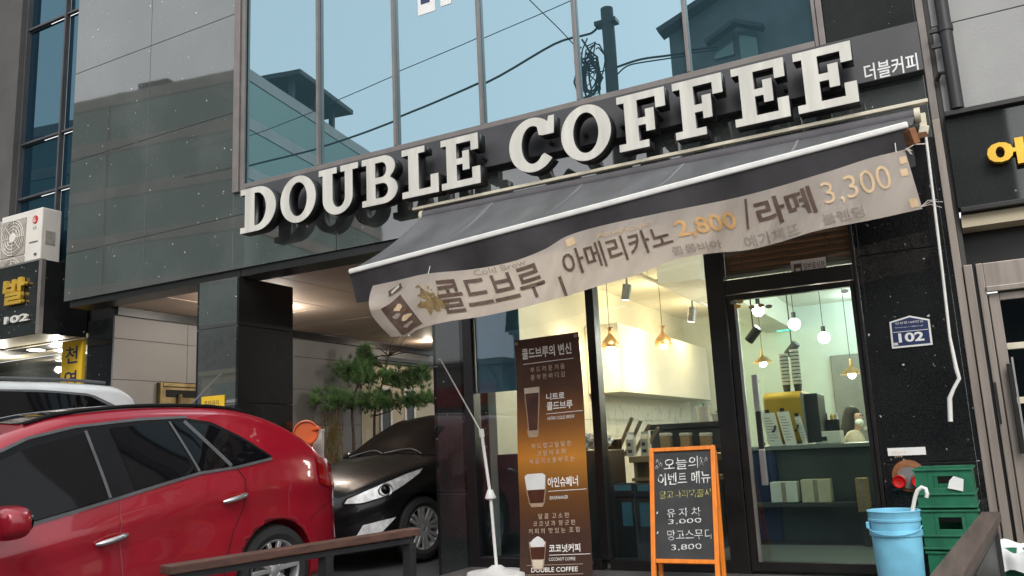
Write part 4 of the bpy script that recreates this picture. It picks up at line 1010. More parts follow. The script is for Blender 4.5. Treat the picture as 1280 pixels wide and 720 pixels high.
def crate(name_label, zc, dx, dy, rz, h=.235):
    cr_ = thing('plastic_crate', name_label, 'crate', (-.185+dx, -.62+dy, zc), (0, 0, rz), 'green crates stacked by the pillar', local=True)
    W2, D2 = .155, .225; t = .012
    bm = BM()
    # walls with openings built from rails and bars
    for s in (-1, 1):
        for (L2, off, ax) in ((W2, D2, 'x'), (D2, W2, 'y')):
            def bb(a0, a1, z0, z1, th=t):
                if ax == 'x': box(bm, a0, a1, s*off-(th if s > 0 else 0), s*off+(th if s < 0 else 0), z0, z1)
                else: box(bm, s*off-(th if s > 0 else 0), s*off+(th if s < 0 else 0), a0, a1, z0, z1)
            e = 0 if ax == 'x' else -t-.0005
            bb(-L2-e, L2+e, 0, .075); bb(-L2-e, -L2+.07, .0755, h); bb(L2-.07, L2+e, .0755, h); bb(-L2+.0705, L2-.0705, h-.045, h-.002)
            n = 4 if ax == 'x' else 7
            if ax == 'x':
                bb(-L2+.0705, -.062, .0755, h-.0455); bb(.062, L2-.0705, .0755, h-.0455); bb(-.0615, .0615, .0755, .12)
            else:
                for k in range(n):
                    a = -L2+.09+(2*L2-.18)*k/(n-1); bb(a-.009, a+.009, .0755, h-.0455)
    box(bm, -W2+t+.001, W2-t-.001, -D2+t+.001, D2-t-.001, .002, .014)
    b_ = obj('body', bm, 'crate_green', cr_, bevel=.002, shift=False)
    bm = BM()
    for z in (.004, .078, h-.012):
        for s in (-1, 1):
            box(bm, -W2-.011, W2+.011, s*D2 if s > 0 else -D2-.011, D2+.011 if s > 0 else -D2, z, z+.012)
            box(bm, s*W2 if s > 0 else -W2-.011, W2+.011 if s > 0 else -W2, -D2, D2, z, z+.012)
    obj('rim', bm, 'crate_green', cr_, bevel=.002, shift=False)
    return cr_, W2, D2, h
c3, W2, D2, h = crate('top green crate of the stack with white paper label on its front', .735, 0, 0, R_(-2))
bm = BM(); flat_poly(bm, [(.02, -D2-.016, .12), (.10, -D2-.014, .10), (.112, -D2-.016, .17), (.06, -D2-.017, .19), (.035, -D2-.016, .165)], (0, .004, 0), 1); obj('torn_label', bm, 'paper_white', c3, shift=False)
crate('green crate in the middle of the stack with a small torn white sticker', .492, -.006, .004, R_(1.5))
crate('lowest green crate of the stack half hidden behind the wooden rail', .205, .012, -.01, R_(-1), .28)
# wall fittings
ap = thing('address_plate', 'dark blue house number plate 102 on the black granite pillar', 'sign', (-.3, -.01, 1.9))
PY = -.012; pz = [at(x, y, PY) for x, y in ((1111.5, 402.5), (1137, 394.5), (1162, 399), (1166, 431), (1115, 436))]
cxp = sum((p_.x for p_ in pz))/5; czp = sum((p_.z for p_ in pz))/5
bm = BM(); flat_poly(bm, pz, (0, 1, 0), .008); obj('plate_rim', bm, 'paper_white', ap, bevel=.002)
bm = BM(); flat_poly(bm, [Vector((cxp+(p_.x-cxp)*.90, PY-.002, czp+(p_.z-czp)*.88)) for p_ in pz], (0, 1, 0), .0015); pf = obj('plate_face', bm, 'plate_blue', ap)
def ptext(body, x0, y1, x1, y0, bold=0., mt='paper_white'):
    a = at(x0, y1, PY); b = at(x1, y0, PY); zoff = (a.z, b.z)
    text('plate_text', body, on_plane((a.x, PY-.002, a.z), (b.x-a.x, 0, 0), (0, 0, b.z-a.z+ .012), (0, -1, 0), .001), mt, pf, bold=bold)
ptext('삼성로168번길', 1119, 406, 1154, 401.5, .0); ptext('Samseong-ro 168beon-gil', 1119, 411, 1154, 408, 0); ptext('102', 1124, 428.5, 1154.5, 416, .03)
bm = BM(); a = at(1114, 414.2, PY); b = at(1162, 409, PY); box(bm, a.x+.012, b.x-.012, PY-.0035, PY-.0022, a.z-.012, a.z-.008); obj('plate_rule', bm, 'paper_white', pf)
bm = BM(); a = at(1115.5, 433, PY); box(bm, a.x+.010, a.x+.040, PY-.0035, PY-.0022, a.z+.004, a.z+.024); obj('corner_mark', bm, 'pvc_beige', pf)
wn_ = thing('notice_plate', 'small white notice plate above the red capped water inlet', 'sign', (-.4, -.01, 1.05))
a = at(1110.5, 571, -.008); b = at(1156.5, 558.5, -.008)
bm = BM(); box(bm, a.x, b.x, -.012, -.004, a.z+.006, b.z); nf = obj('plate', bm, 'paper_white', wn_)
text('faint_writing', '연결송수구', on_plane((a.x+.02, -.012, b.z-.045), (.10, 0, 0), (0, 0, .022), (0, -1, 0), .001), 'print_faded', nf); text('faint_writing', '송수구역', on_plane((a.x+.04, -.012, b.z-.068), (.05, 0, 0), (0, 0, .012), (0, -1, 0), .001), 'print_faded', nf)
fi = thing('water_inlet', 'round rusty fire brigade inlet with two red caps on the black pillar', 'fire inlet', (-.4, -.03, .85))
c_ = at(1136, 595, -.02); bm = BM(); lathe(bm, [(0, -.028), (.078, -.028), (.084, -.022), (.108, -.020), (.112, -.012), (.112, -.004)], (c_.x, 0, c_.z), 36, 'y'); obj('flange', bm, 'rust', fi)
bm = BM(); lathe(bm, [(0, -.030), (.075, -.030), (.075, -.026)], (c_.x, 0, c_.z-.012), 28, 'y'); tube(bm, [(c_.x-.05, -.028, c_.z-.02), (c_.x-.055, -.07, c_.z-.03)], .036, 14); tube(bm, [(c_.x+.05, -.028, c_.z-.02), (c_.x+.055, -.07, c_.z-.03)], .036, 14); obj('socket', bm, 'grey_metal', fi)
for s in (-1, 1):
    bm = BM(); lathe(bm, [(0, -.082), (.012, -.092), (.014, -.082), (.030, -.086), (.040, -.10), (.046, -.085), (.046, -.06), (.03, -.055)], (c_.x+s*.062, 0, c_.z-.035), 24, 'y'); obj('cap', bm, 'red_plastic', fi)
# ================================================================== timber rails
def rail(label, pts_far, pts_near, z, wdt, mt, posts, nm):
    rt = thing('timber_railing', label, 'railing', (pts_far[0], pts_far[1], 0), group='low railings either side of the shop front')
    a = Vector((*pts_far, z)); b = Vector((*pts_near, z-.01)); bm = BM(); beam(bm, a, b, wdt, .044); obj('handrail', bm, mt, rt, bevel=.006)
    bm = BM(); beam(bm, a.lerp(b, .02)+Vector((0, 0, -.048)), b.lerp(a, .02)+Vector((0, 0, -.038)), .05, .03); obj('under_rail', bm, 'steel_dark', rt)
    for t_ in posts:
        p_ = a.lerp(b, t_); bm = BM(); box(bm, p_.x-.03, p_.x+.03, p_.y-.03, p_.y+.03, -.2, z-.065); obj('post', bm, 'steel_dark', rt, bevel=.003)
    return rt
rail('reddish brown timber railing on dark posts in front of the red car', (-3.13, -2.20), (-3.455, -3.80), .735, .095, 'wood_brown', (.03, .42, .97), 0)
rt = rail('weathered grey brown timber railing running past the green crates', (.03, -1.80), (-.185, -4.6), .775, .085, 'wood_dark', (.04, .5, .97), 1)
bm = BM(); flat_poly(bm, [(.02, -1.84, -.1), (-.185, -4.55, -.1), (-.185, -4.55, .69), (.02, -1.84, .69)], (.02, 0, 0), 1); obj('side_panel', bm, 'steel_dark', rt)
# waste basket
wb = thing('waste_basket', 'green basket lined with a white plastic bag in the lower right corner', 'waste basket', (.36, -1.4, 0))
cx, cy = at(1284, 690, -1.5).x, -1.5; zr = at(1284, 690, -1.5).z
bm = BM(); lathe(bm, [(0, .02), (.15, .02), (.19, zr-.02), (.196, zr-.02), (.196, zr), (.18, zr), (.14, .04), (0, .04)], (cx, cy, 0), 28); obj('basket', bm, 'crate_green', wb)
def bag(u, v):
    a = u*2*math.pi; r = .226+.012*math.sin(a*7)+.01*math.sin(a*13+1)
    zz = [(-.07, 1.02), (0, 1.0), (.03, .94), (.01, .86), (-.10, .7)]; k = v*4; i = min(3, int(k)); f = k-i
    dz = zz[i][0]*(1-f)+zz[i+1][0]*f; q = zz[i][1]*(1-f)+zz[i+1][1]*f
    return Vector((cx+r*q*math.cos(a), cy+r*q*math.sin(a), zr+dz+.012*math.sin(a*9+v*5)))
bm = BM(); gridsurf(bm, bag, 60, 10); bmesh.ops.remove_doubles(bm, verts=bm.verts, dist=1e-4); obj('bag_liner', bm, 'bag', wb)

# ================================================================== vehicles
class Car:
    """local frame: x forward, y left, z up, origin on the ground under the reference axle"""
    def __init__(s, top, plan, belt, roof, tumble, zbot=.22, crown=.04, rc=.10):
        s.top, s.plan, s.belt, s.roof, s.tumble, s.zb, s.crown, s.rc = top, plan, belt, roof, tumble, zbot, crown, rc
        s.x0, s.x1 = top[0][0], top[-1][0]
    def zt(s, x): return smooth_interp(s.top, x)
    def W(s, x, z):
        hw = smooth_interp(s.plan, x); b = interp(s.belt, x)
        if z <= b:
            t_ = (z-s.zb)/(b-s.zb); w_ = hw*(1-.055*max(0, (.35-t_)/.35)**2-.022*max(0, (t_-.72)/.28)**1.5)
            w_ += .010*math.exp(-((t_-.80)/.06)**2)-.006*math.exp(-((t_-.62)/.10)**2)
            return w_
        t_ = (z-b)/max(.05, s.roof-b); return hw*.978-s.tumble*(t_**1.12)
    def ring(s, x):
        zt = s.zt(x); pts = []; zb = s.zb + (.10 if x > s.x1-.12 or x < s.x0+.10 else 0)
        rc = min(s.rc, (zt-zb)*.35); zs = zt-rc
        for k in range(22): z = zb+(zs-zb)*k/21; pts.append((s.W(x, z), z))
        w0 = pts[-1][0]; rw = .16
        for k in range(1, 7): a = math.pi/2*k/6; pts.append((w0-rw*(1-math.cos(a)), zs+(rc-s.crown*.25)*math.sin(a)))
        w1, z1 = pts[-1]
        for k in range(1, 7): t_ = k/6; pts.append((w1*(1-t_), z1+s.crown*.9*(1-(1-t_)**2)*.9))
        return pts
    def topz(s, x, y):
        w1 = s.W(x, s.zt(x)-s.rc)-.16; t_ = min(1, abs(y)/max(.05, w1)); return s.zt(x)-s.crown*.25+s.crown*.81*(1-t_**2)
    def body(s, wheels, R, name, mt, parent, dark='car_trim'):
        bm = BM(); xs = []; n = 150
        base = [s.x0+(s.x1-s.x0)*i/n for i in range(n+1)]
        xs = sorted(set(base+[s.x0+.012, s.x0+.03, s.x1-.012, s.x1-.03]+[a[0] for a in s.top])); rings = []
        for x in xs:
            r = s.ring(x); full = [(-y, z) for y, z in r[:-1]]; loop = r+[p for p in reversed(full)]
            rings.append([bm.verts.new((x, y, z)) for y, z in loop])
        for a, b in zip(rings, rings[1:]):
            m_ = len(a)
            for k in range(m_):
                f = bm.faces.new((a[k], a[(k+1) % m_], b[(k+1) % m_], b[k])); f.smooth = True
        bm.faces.new(rings[0]); bm.faces.new(list(reversed(rings[-1])))
        bmesh.ops.recalc_face_normals(bm, faces=bm.faces)
        me = bpy.data.meshes.new('b'); bm.to_mesh(me); bm.free(); me.materials.append(M[mt]); me.materials.append(M[dark])
        o = bpy.data.objects.new('b', me); COL.objects.link(o)
        cut = BM()
        for x in wheels:
            for sd_ in (-1, 1):
                k0 = len(cut.faces); tube(cut, [(x, sd_*1.3, R[1]), (x, sd_*.58, R[1])], R[0], 48, smoothf=False)
        bmesh.ops.recalc_face_normals(cut, faces=cut.faces)
        for f in cut.faces: f.material_index = 1
        mc = bpy.data.meshes.new('c'); cut.to_mesh(mc); cut.free(); mc.materials.append(M[mt]); mc.materials.append(M[dark])
        oc = bpy.data.objects.new('c', mc); COL.objects.link(oc)
        md = o.modifiers.new('x', 'BOOLEAN'); md.object = oc; md.operation = 'DIFFERENCE'; md.solver = 'EXACT'; md.material_mode = 'INDEX'
        dg = bpy.context.evaluated_depsgraph_get(); dg.update(); mr = bpy.data.meshes.new_from_object(o.evaluated_get(dg))
        bpy.data.objects.remove(o); bpy.data.objects.remove(oc)
        mr.materials.clear()
        out = link(name, mr, [mt, dark], parent, shift=False)
        return out
    def side(s, name, topl, botl, mt, parent, off=.004, nu=14, nv=6, sides=(1,), label=None, th=.003):
        """panel on the body side between an upper and a lower polyline of (x, z)"""
        def pl(P, t_):
            k = t_*(len(P)-1); i = min(len(P)-2, int(k)); f = k-i; return (P[i][0]*(1-f)+P[i+1][0]*f, P[i][1]*(1-f)+P[i+1][1]*f)
        out = None
        for sd_ in sides:
            bm = BM()
            def fn(u, v):
                a = pl(topl, u); b = pl(botl, u); x, z = a[0]*v+b[0]*(1-v), a[1]*v+b[1]*(1-v); return Vector((x, sd_*(s.W(x, z)+off), z))
            gridsurf(bm, fn, nu, nv); out = obj(name, bm, mt, parent, label=label, shift=False)
        return out
    def strip(s, name, pts, wd, mt, parent, off=.003, sides=(1,)):
        for sd_ in sides:
            bm = BM(); P = []
            for (a, b) in zip(pts, pts[1:]):
                n = 8
                for k in range(n): t_ = k/n; P.append((a[0]*(1-t_)+b[0]*t_, a[1]*(1-t_)+b[1]*t_))
            P.append(pts[-1]); L = []; Rr = []
            for i, (x, z) in enumerate(P):
                x2, z2 = P[min(i+1, len(P)-1)]; x1_, z1_ = P[max(0, i-1)]; d = Vector((x2-x1_, z2-z1_)).normalized(); nx_, nz_ = -d.y*wd/2, d.x*wd/2
                L.append(bm.verts.new((x+nx_, sd_*(s.W(x+nx_, z+nz_)+off), z+nz_))); Rr.append(bm.verts.new((x-nx_, sd_*(s.W(x-nx_, z-nz_)+off), z-nz_)))
            for i in range(len(P)-1): bm.faces.new((L[i], L[i+1], Rr[i+1], Rr[i]))
            obj(name, bm, mt, parent, shift=False)
    def top_panel(s, name, x0, x1, w, mt, parent, off=.005, nu=16):
        """panel lying on the upper surface; w(x) = half width"""
        bm = BM()
        def fn(u, v):
            x = x0+(x1-x0)*u; y = (2*v-1)*w(x); z = s.topz(x, y); dz = (s.zt(x+.01)-s.zt(x-.01))/.02; n = Vector((-dz, 0, 1)).normalized()
            return Vector((x, y, z))+n*off
        gridsurf(bm, fn, nu, 14); return obj(name, bm, mt, parent, shift=False)
def wheel(parent, x, y, r, wdt, side, spokes=5):
    wh = None
    bm = BM(); h = wdt/2
    lathe(bm, [(r*.66, -h*.82), (r*.80, -h), (r*.95, -h*.86), (r, -h*.55), (r, h*.55), (r*.95, h*.86), (r*.80, h), (r*.66, h*.82)], (x, y, r), 48, 'y', closed=True)
    for g_ in (-.35, 0, .35): pass
    ty = obj('wheel', bm, 'rubber', parent, shift=False)
    bm = BM(); f = side*h
    lathe(bm, [(r*.675, f*.84), (r*.64, f*.80), (r*.60, f*.55), (r*.60, f*.2)], (x, y, r), 48, 'y')
    bm.faces.ensure_lookup_table()
    ends = [q for q in bm.faces if len(q.verts) > 10]; bmesh.ops.delete(bm, geom=ends, context='FACES_ONLY')
    for k in range(spokes):
        for d in (-.13, .13):
            a = 2*math.pi*k/spokes+d+.3; a2 = 2*math.pi*k/spokes+d*1.9+.3
            p0 = Vector((x+math.cos(a)*r*.13, y+f*.66, r+math.sin(a)*r*.13)); p1 = Vector((x+math.cos(a2)*r*.635, y+f*.74, r+math.sin(a2)*r*.635))
            beam(bm, p0, p1, .034, .030, (0, 1, 0))
    lathe(bm, [(0, f*.82), (r*.10, f*.80), (r*.17, f*.70), (r*.17, f*.4)], (x, y, r), 20, 'y'); obj('rim', bm, 'alloy', ty, bevel=.004, shift=False)
    bm = BM(); lathe(bm, [(0, f*.22), (r*.42, f*.22), (r*.42, f*.1)], (x, y, r), 28, 'y'); obj('brake_disc', bm, 'grey_metal', ty, shift=False)
    return ty
def heading(az): return math.atan2(-math.cos(R_(az)), -math.sin(R_(az)))

# --- red car
red = thing('parked_car', 'shiny red hatchback style car with dark windows parked behind the brown railing', 'car', (-5.665, -1.546, .045), (0, R_(3.5), heading(6)), local=True)
rc = Car(top=[(-.84, .55), (-.83, .70), (-.81, .98), (-.70, 1.10), (-.54, 1.245), (-.36, 1.375), (-.18, 1.475), (.03, 1.555), (.22, 1.60), (.5, 1.63), (1.0, 1.65), (1.45, 1.63), (1.8, 1.55), (2.2, 1.36), (2.68, 1.09), (3.0, 1.03), (3.35, .93), (3.52, .74), (3.58, .5)],
         plan=[(-.84, .60), (-.80, .70), (-.72, .775), (-.6, .83), (-.4, .88), (-.1, .908), (.4, .918), (1.2, .918), (2.4, .91), (2.9, .88), (3.3, .76), (3.58, .52)],
         belt=[(-.84, 1.0), (-.5, 1.12), (.04, 1.175), (.6, 1.15), (1.3, 1.05), (1.9, .97), (2.6, .92), (3.6, .85)], roof=1.6, tumble=.21)
body = rc.body([0, 2.65], (.375, .345), 'body', 'red_paint', red)
WT = [(.63, 1.505), (.45, 1.475), (.22, 1.345), (.03, 1.205)]; WB = [(.36, 1.160), (.26, 1.168), (.14, 1.178), (.04, 1.190)]
rc.side('window_surround', [(2.42, 1.10), (2.2, 1.27), (2.0, 1.375), (1.75, 1.47), (1.45, 1.52), (1.0, 1.54), (.62, 1.535), (.43, 1.495), (.20, 1.36), (-.005, 1.20)],
        [(2.48, .905), (2.2, .925), (1.9, .955), (1.6, .995), (1.3, 1.038), (1.0, 1.085), (.65, 1.135), (.35, 1.142), (.15, 1.16), (-.0, 1.18)], 'car_trim', red, .002, 40, 8, (1, -1))
rc.side('window', WT, WB, 'car_glass', red, .007, 12, 6, (1, -1))
rc.side('window', [(1.22, 1.505), (.80, 1.515)], [(1.14, 1.090), (.685, 1.150)], 'car_glass', red, .007, 12, 6, (1, -1))
rc.side('window', [(.775, 1.515), (.665, 1.51)], [(.66, 1.152), (.40, 1.163)], 'car_glass', red, .007, 6, 6, (1, -1))
rc.side('window', [(2.36, 1.12), (2.0, 1.335), (1.75, 1.425), (1.40, 1.485)], [(2.40, .935), (2.0, .965), (1.75, .998), (1.335, 1.058)], 'car_glass', red, .007, 16, 6, (1, -1))
rc.strip('window_divider', [(.655, 1.156), (.772, 1.52)], .018, 'trim_grey', red, .010)
rc.strip('window_divider', [(.385, 1.165), (.655, 1.515)], .03, 'trim_grey', red, .010)
rc.strip('window_divider', [(1.32, 1.06), (1.385, 1.50)], .020, 'trim_grey', red, .010)
rc.strip('belt_moulding', [(-.0, 1.18), (.35, 1.148), (.65, 1.142), (1.0, 1.092), (1.3, 1.045), (1.6, 1.002), (1.9, .962), (2.45, .912)], .020, 'trim_grey', red, .008)
rc.strip('roof_moulding', [(2.42, 1.10), (2.2, 1.28), (2.0, 1.385), (1.75, 1.48), (1.45, 1.53), (1.0, 1.55), (.62, 1.545)], .018, 'trim_grey', red, .006)
rc.strip('door_gap', [(1.255, 1.05), (1.27, .80), (1.25, .45), (1.22, .30)], .009, 'seam_pale', red)
rc.strip('door_gap', [(.33, 1.135), (.27, 1.05), (.30, .85), (.40, .70), (.47, .50), (.5, .32)], .008, 'seam', red)
rc.strip('door_gap', [(2.45, .90), (2.42, .6), (2.3, .32)], .008, 'seam', red)
rc.strip('bumper_gap', [(-.36, .66), (-.50, .73), (-.66, .76), (-.78, .77)], .007, 'seam', red)
rc.side('door_crease', [(1.95, .50), (1.4, .505), (.9, .52), (.5, .57)], [(1.95, .47), (1.4, .47), (.9, .48), (.5, .545)], 'red_paint', red, .010, 16, 2)
rc.side('tail_lamp', [(-.50, 1.15), (-.66, 1.12), (-.80, 1.02)], [(-.50, .93), (-.66, .88), (-.825, .86)], 'tail_red', red, .012, 10, 8, (1, -1))
rc.top_panel('roof_glass', .12, 1.72, lambda x: .60-.06*abs(x-.9), 'car_glass', red, .006)
rc.top_panel('windscreen', 1.84, 2.66, lambda x: .60+.10*(x-1.8), 'car_glass', red, .006)
rc.top_panel('rear_screen', -.66, -.30, lambda x: .46, 'car_glass', red, .010, 8)
for sd_ in (1, -1):
    bm = BM(); tube(bm, [(x, sd_*(rc.W(x, 1.56)-.075), rc.zt(x)-.008+.004) for x in [0+.0+i*.172 for i in range(11)]], .014, 8); obj('roof_rail', bm, 'car_trim', red, shift=False)
for x, z in ((.385, .93), (1.33, .80)):
    bm = BM(); y = rc.W(x, z); pts = []
    for i in range(9):
        t_ = i/8; xx = x+.105-.21*t_; pts.append((xx, rc.W(xx, z)+.012+.030*math.sin(math.pi*t_)**.5, z-.012+.028*t_))
    tube(bm, pts, [.010, .017, .019, .019, .019, .019, .019, .018, .011], 10); obj('door_handle', bm, 'chrome', red, shift=False)
    rc.side('handle_recess', [(x+.05, z+.028), (x, z+.045), (x-.05, z+.035)], [(x+.05, z-.028), (x, z-.038), (x-.05, z-.025)], 'tail_red', red, .002, 8, 4)
bm = BM()
bmesh.ops.create_uvsphere(bm, u_segments=40, v_segments=24, radius=1)
sg = lambda q: math.copysign(abs(q)**.62, q)
for v in bm.verts: x, y, z = v.co; v.co = (2.02+.085*sg(x), 1.075+.135*sg(y), 1.015+(.095-.015*y)*sg(z))
for f in bm.faces: f.smooth = True
mr_ = obj('side_mirror', bm, 'red_paint', red, shift=False)
bm = BM(); lathe(bm, [(0, 0), (.07, .0), (.075, .01), (0, .012)], (0, 0, 0), 20)
for v in bm.verts: x, y, z = v.co; v.co = (1.935-z, 1.075+x*1.1, 1.015+y*.85)
obj('mirror_glass', bm, 'car_glass', mr_, shift=False)
for x in (0, 2.65):
    for sd_ in (1, -1): wheel(red, x, sd_*.79, .34, .225, sd_)
bm = BM(); r0 = Vector((.12, .0, rc.topz(.12, 0)+.004)); tube(bm, [r0, r0+Vector((-.03, 0, .03)), r0+Vector((-.36, 0, .30))], [.016, .009, .005], 8); obj('aerial', bm, 'trim_grey', red, shift=False)
bm = BM(); box(bm, -.872, -.80, -.26, .26, .72, .84); obj('number_plate', bm, 'paper_white', red, shift=False)

# --- black saloon
SX, SY = -5.83, .84
blk = thing('parked_car', 'black saloon with silver headlamp parked nose out under the building', 'car', (SX, SY, .150), (0, R_(3.3), heading(12)), local=True)
bc_ = Car(top=[(-3.66, .50), (-3.62, .96), (-3.45, 1.03), (-3.05, 1.08), (-2.6, 1.25), (-2.1, 1.40), (-1.65, 1.44), (-1.2, 1.405), (-.8, 1.26), (-.30, 1.01), (.05, .945), (.40, .87), (.66, .77), (.80, .66), (.87, .50)],
          plan=[(-3.66, .60), (-3.5, .76), (-3.0, .85), (-2, .887), (-.5, .887), (0, .885), (.35, .85), (.58, .76), (.74, .63), (.83, .50), (.87, .38)],
          belt=[(-3.66, .95), (-3, .98), (-1.2, .95), (-.3, .92), (.3, .80), (.87, .60)], roof=1.42, tumble=.22, zbot=.18, rc=.07)
bc_.body([0, -2.70], (.345, .325), 'body', 'black_paint', blk)
bc_.top_panel('windscreen', -1.17, -.33, lambda x: .63+.14*(x+1.17)/.84, 'car_glass', blk, .006)
bc_.top_panel('rear_screen', -2.98, -2.2, lambda x: .55, 'car_glass', blk, .006)
bc_.side('window', [(-.62, 1.08), (-1.0, 1.27), (-1.4, 1.36), (-2.1, 1.35), (-2.7, 1.14)], [(-.48, .965), (-1.0, .975), (-1.4, .985), (-2.1, 1.0), (-2.75, 1.04)], 'car_glass', blk, .005, 20, 6, (1, -1))
bm = BM()
for y0, y1 in ((.58, -.02), (-.05, -.62)):
    pts = [(-.30-.10*math.sin(t_*3.1), y0+(y1-y0)*t_, bc_.topz(-.30-.10*math.sin(t_*3.1), y0+(y1-y0)*t_)+.022) for t_ in [i/10 for i in range(11)]]; tube(bm, pts, .008, 6)
obj('wiper', bm, 'trim_grey', blk, shift=False)
for sd_ in (1, -1):
    hl = bc_.side('headlamp', [(-.06, .912), (.18, .875), (.42, .82), (.62, .755), (.745, .70)], [(.02, .86), (.24, .765), (.46, .685), (.66, .645), (.775, .645)], 'lamp_clear', blk, .008, 24, 10, (sd_,))
    x, z = .44, .745; y = bc_.W(x, z)
    bm = BM(); bmesh.ops.create_uvsphere(bm, u_segments=20, v_segments=12, radius=.052, matrix=Matrix.Translation((x-.012, sd_*(y-.012), z)));
    for f in bm.faces: f.smooth = True
    obj('projector', bm, 'car_glass', hl, shift=False)
    bm = BM(); tube(bm, [(x+.064*math.cos(a), sd_*(bc_.W(x+.064*math.cos(a), z)+.010), z+.058*math.sin(a)) for a in [i*math.pi/12 for i in range(25)]], .010, 6); obj('lamp_ring', bm, 'chrome', hl, shift=False)
    bc_.strip('lamp_edge', [(-.06, .915), (.18, .879), (.42, .824), (.62, .759), (.755, .70), (.785, .65), (.66, .641), (.46, .681), (.24, .761), (.02, .857), (-.06, .915)], .012, 'car_trim', hl, .011, (sd_,))
    bc_.side('fog_lamp', [(.36, .475), (.52, .46), (.66, .44)], [(.50, .36), (.60, .345), (.72, .33)], 'lamp_clear', blk, .010, 8, 5, (sd_,))
    bc_.side('bumper_vent', [(.60, .63), (.72, .60), (.80, .56)], [(.56, .50), (.70, .47), (.80, .44)], 'lamp_clear' if False else 'black_paint', blk, .012, 8, 5, (sd_,))
def front_pt(y, z):
    x = .2
    for k in range(80):
        x = .2+k*.0085
        if x > .868 or bc_.W(x, z) < abs(y) or bc_.zt(x) < z: break
    return Vector((x+.006, y, z))
bm = BM(); gridsurf(bm, lambda u, v: front_pt(-.42+.84*u, .54+.09*v), 22, 4); obj('grille', bm, 'car_trim', blk, shift=False)
bm = BM(); gridsurf(bm, lambda u, v: front_pt(-.36+.72*u, .26+.15*v), 22, 4); obj('lower_grille', bm, 'car_trim', blk, shift=False)
bm = BM(); tube(bm, [front_pt(-.44+.88*i/16, .635)+Vector((.004, 0, 0)) for i in range(17)], .014, 8); obj('grille_bar', bm, 'chrome', blk, shift=False)
bm = BM(); p_ = front_pt(0, .46); box(bm, p_.x+.004, p_.x+.016, -.26, .26, .425, .535); obj('number_plate', bm, 'paper_white', blk, shift=False)
for x in (0, -2.70):
    for sd_ in (1, -1): wheel(blk, x, sd_*.775, .315, .205, sd_, 8)
for sd_ in (1, -1):
    bm = BM(); bmesh.ops.create_uvsphere(bm, u_segments=18, v_segments=10, radius=1, matrix=Matrix.Translation((-.62, sd_*1.0, 1.0)) @ Matrix.Diagonal((.07, .12, .075, 1)))
    for f in bm.faces: f.smooth = True
    obj('side_mirror', bm, 'black_paint', blk, shift=False)
bc_.strip('door_gap', [(-.42, .93), (-.40, .6), (-.45, .3)], .007, 'car_trim', blk)
# --- white car
wh_ = thing('parked_car', 'tall white car with black windows parked beyond the red car', 'car', (-7.92, -1.80, .09), (0, R_(1.2), heading(10)), local=True)
wc = Car(top=[(-.98, .6), (-.97, 1.0), (-.93, 1.3), (-.86, 1.62), (-.78, 1.80), (-.6, 1.885), (0, 1.915), (1.0, 1.925), (1.9, 1.89), (2.3, 1.76), (2.9, 1.36), (3.2, 1.22), (3.8, 1.05), (3.95, .8), (3.98, .5)],
         plan=[(-.98, .72), (-.9, .80), (-.75, .88), (-.4, .94), (0, .96), (2.6, .96), (3.4, .88), (3.98, .55)],
         belt=[(-1, 1.28), (0, 1.26), (2, 1.18), (4, 1.0)], roof=1.9, tumble=.17)
wc.body([0, 3.0], (.39, .36), 'body', 'silver_white', wh_)
wc.side('window_surround', [(2.5, 1.56), (2.2, 1.74), (1.8, 1.81), (1.0, 1.835), (.1, 1.825), (-.35, 1.79), (-.62, 1.66), (-.76, 1.48)], [(2.75, 1.20), (2.2, 1.22), (1.8, 1.235), (1.0, 1.26), (.1, 1.28), (-.35, 1.30), (-.6, 1.34), (-.76, 1.42)], 'trim_grey', wh_, .003, 30, 6, (1, -1))
for T_, B_ in (([(2.4, 1.58), (2.1, 1.74), (1.72, 1.80)], [(2.6, 1.22), (2.1, 1.24), (1.72, 1.255)]), ([(1.64, 1.80), (.62, 1.815)], [(1.64, 1.255), (.62, 1.28)]), ([(.54, 1.815), (.0, 1.80), (-.34, 1.765), (-.58, 1.64), (-.72, 1.48)], [(.54, 1.285), (.0, 1.30), (-.34, 1.315), (-.58, 1.36), (-.72, 1.43)])):
    wc.side('window', T_, B_, 'car_glass', wh_, .007, 14, 6, (1, -1))
wc.side('tail_lamp', [(-.80, 1.42), (-.92, 1.36)], [(-.82, .95), (-.96, .95)], 'tail_red', wh_, .006, 6, 8, (1, -1))
wc.top_panel('rear_screen', -.92, -.80, lambda x: .6, 'car_glass', wh_, .01, 6)
wc.top_panel('windscreen', 2.2, 3.0, lambda x: .70, 'car_glass', wh_, .006, 8)
for sd_ in (1, -1):
    bm = BM(); tube(bm, [(x, sd_*(wc.W(x, 1.86)-.10), wc.zt(x)+.012) for x in [-.55+i*.25 for i in range(10)]], .015, 8); obj('roof_rail', bm, 'trim_grey', wh_, shift=False)
    for x in (0, 3.0): wheel(wh_, x, sd_*.83, .36, .235, sd_)

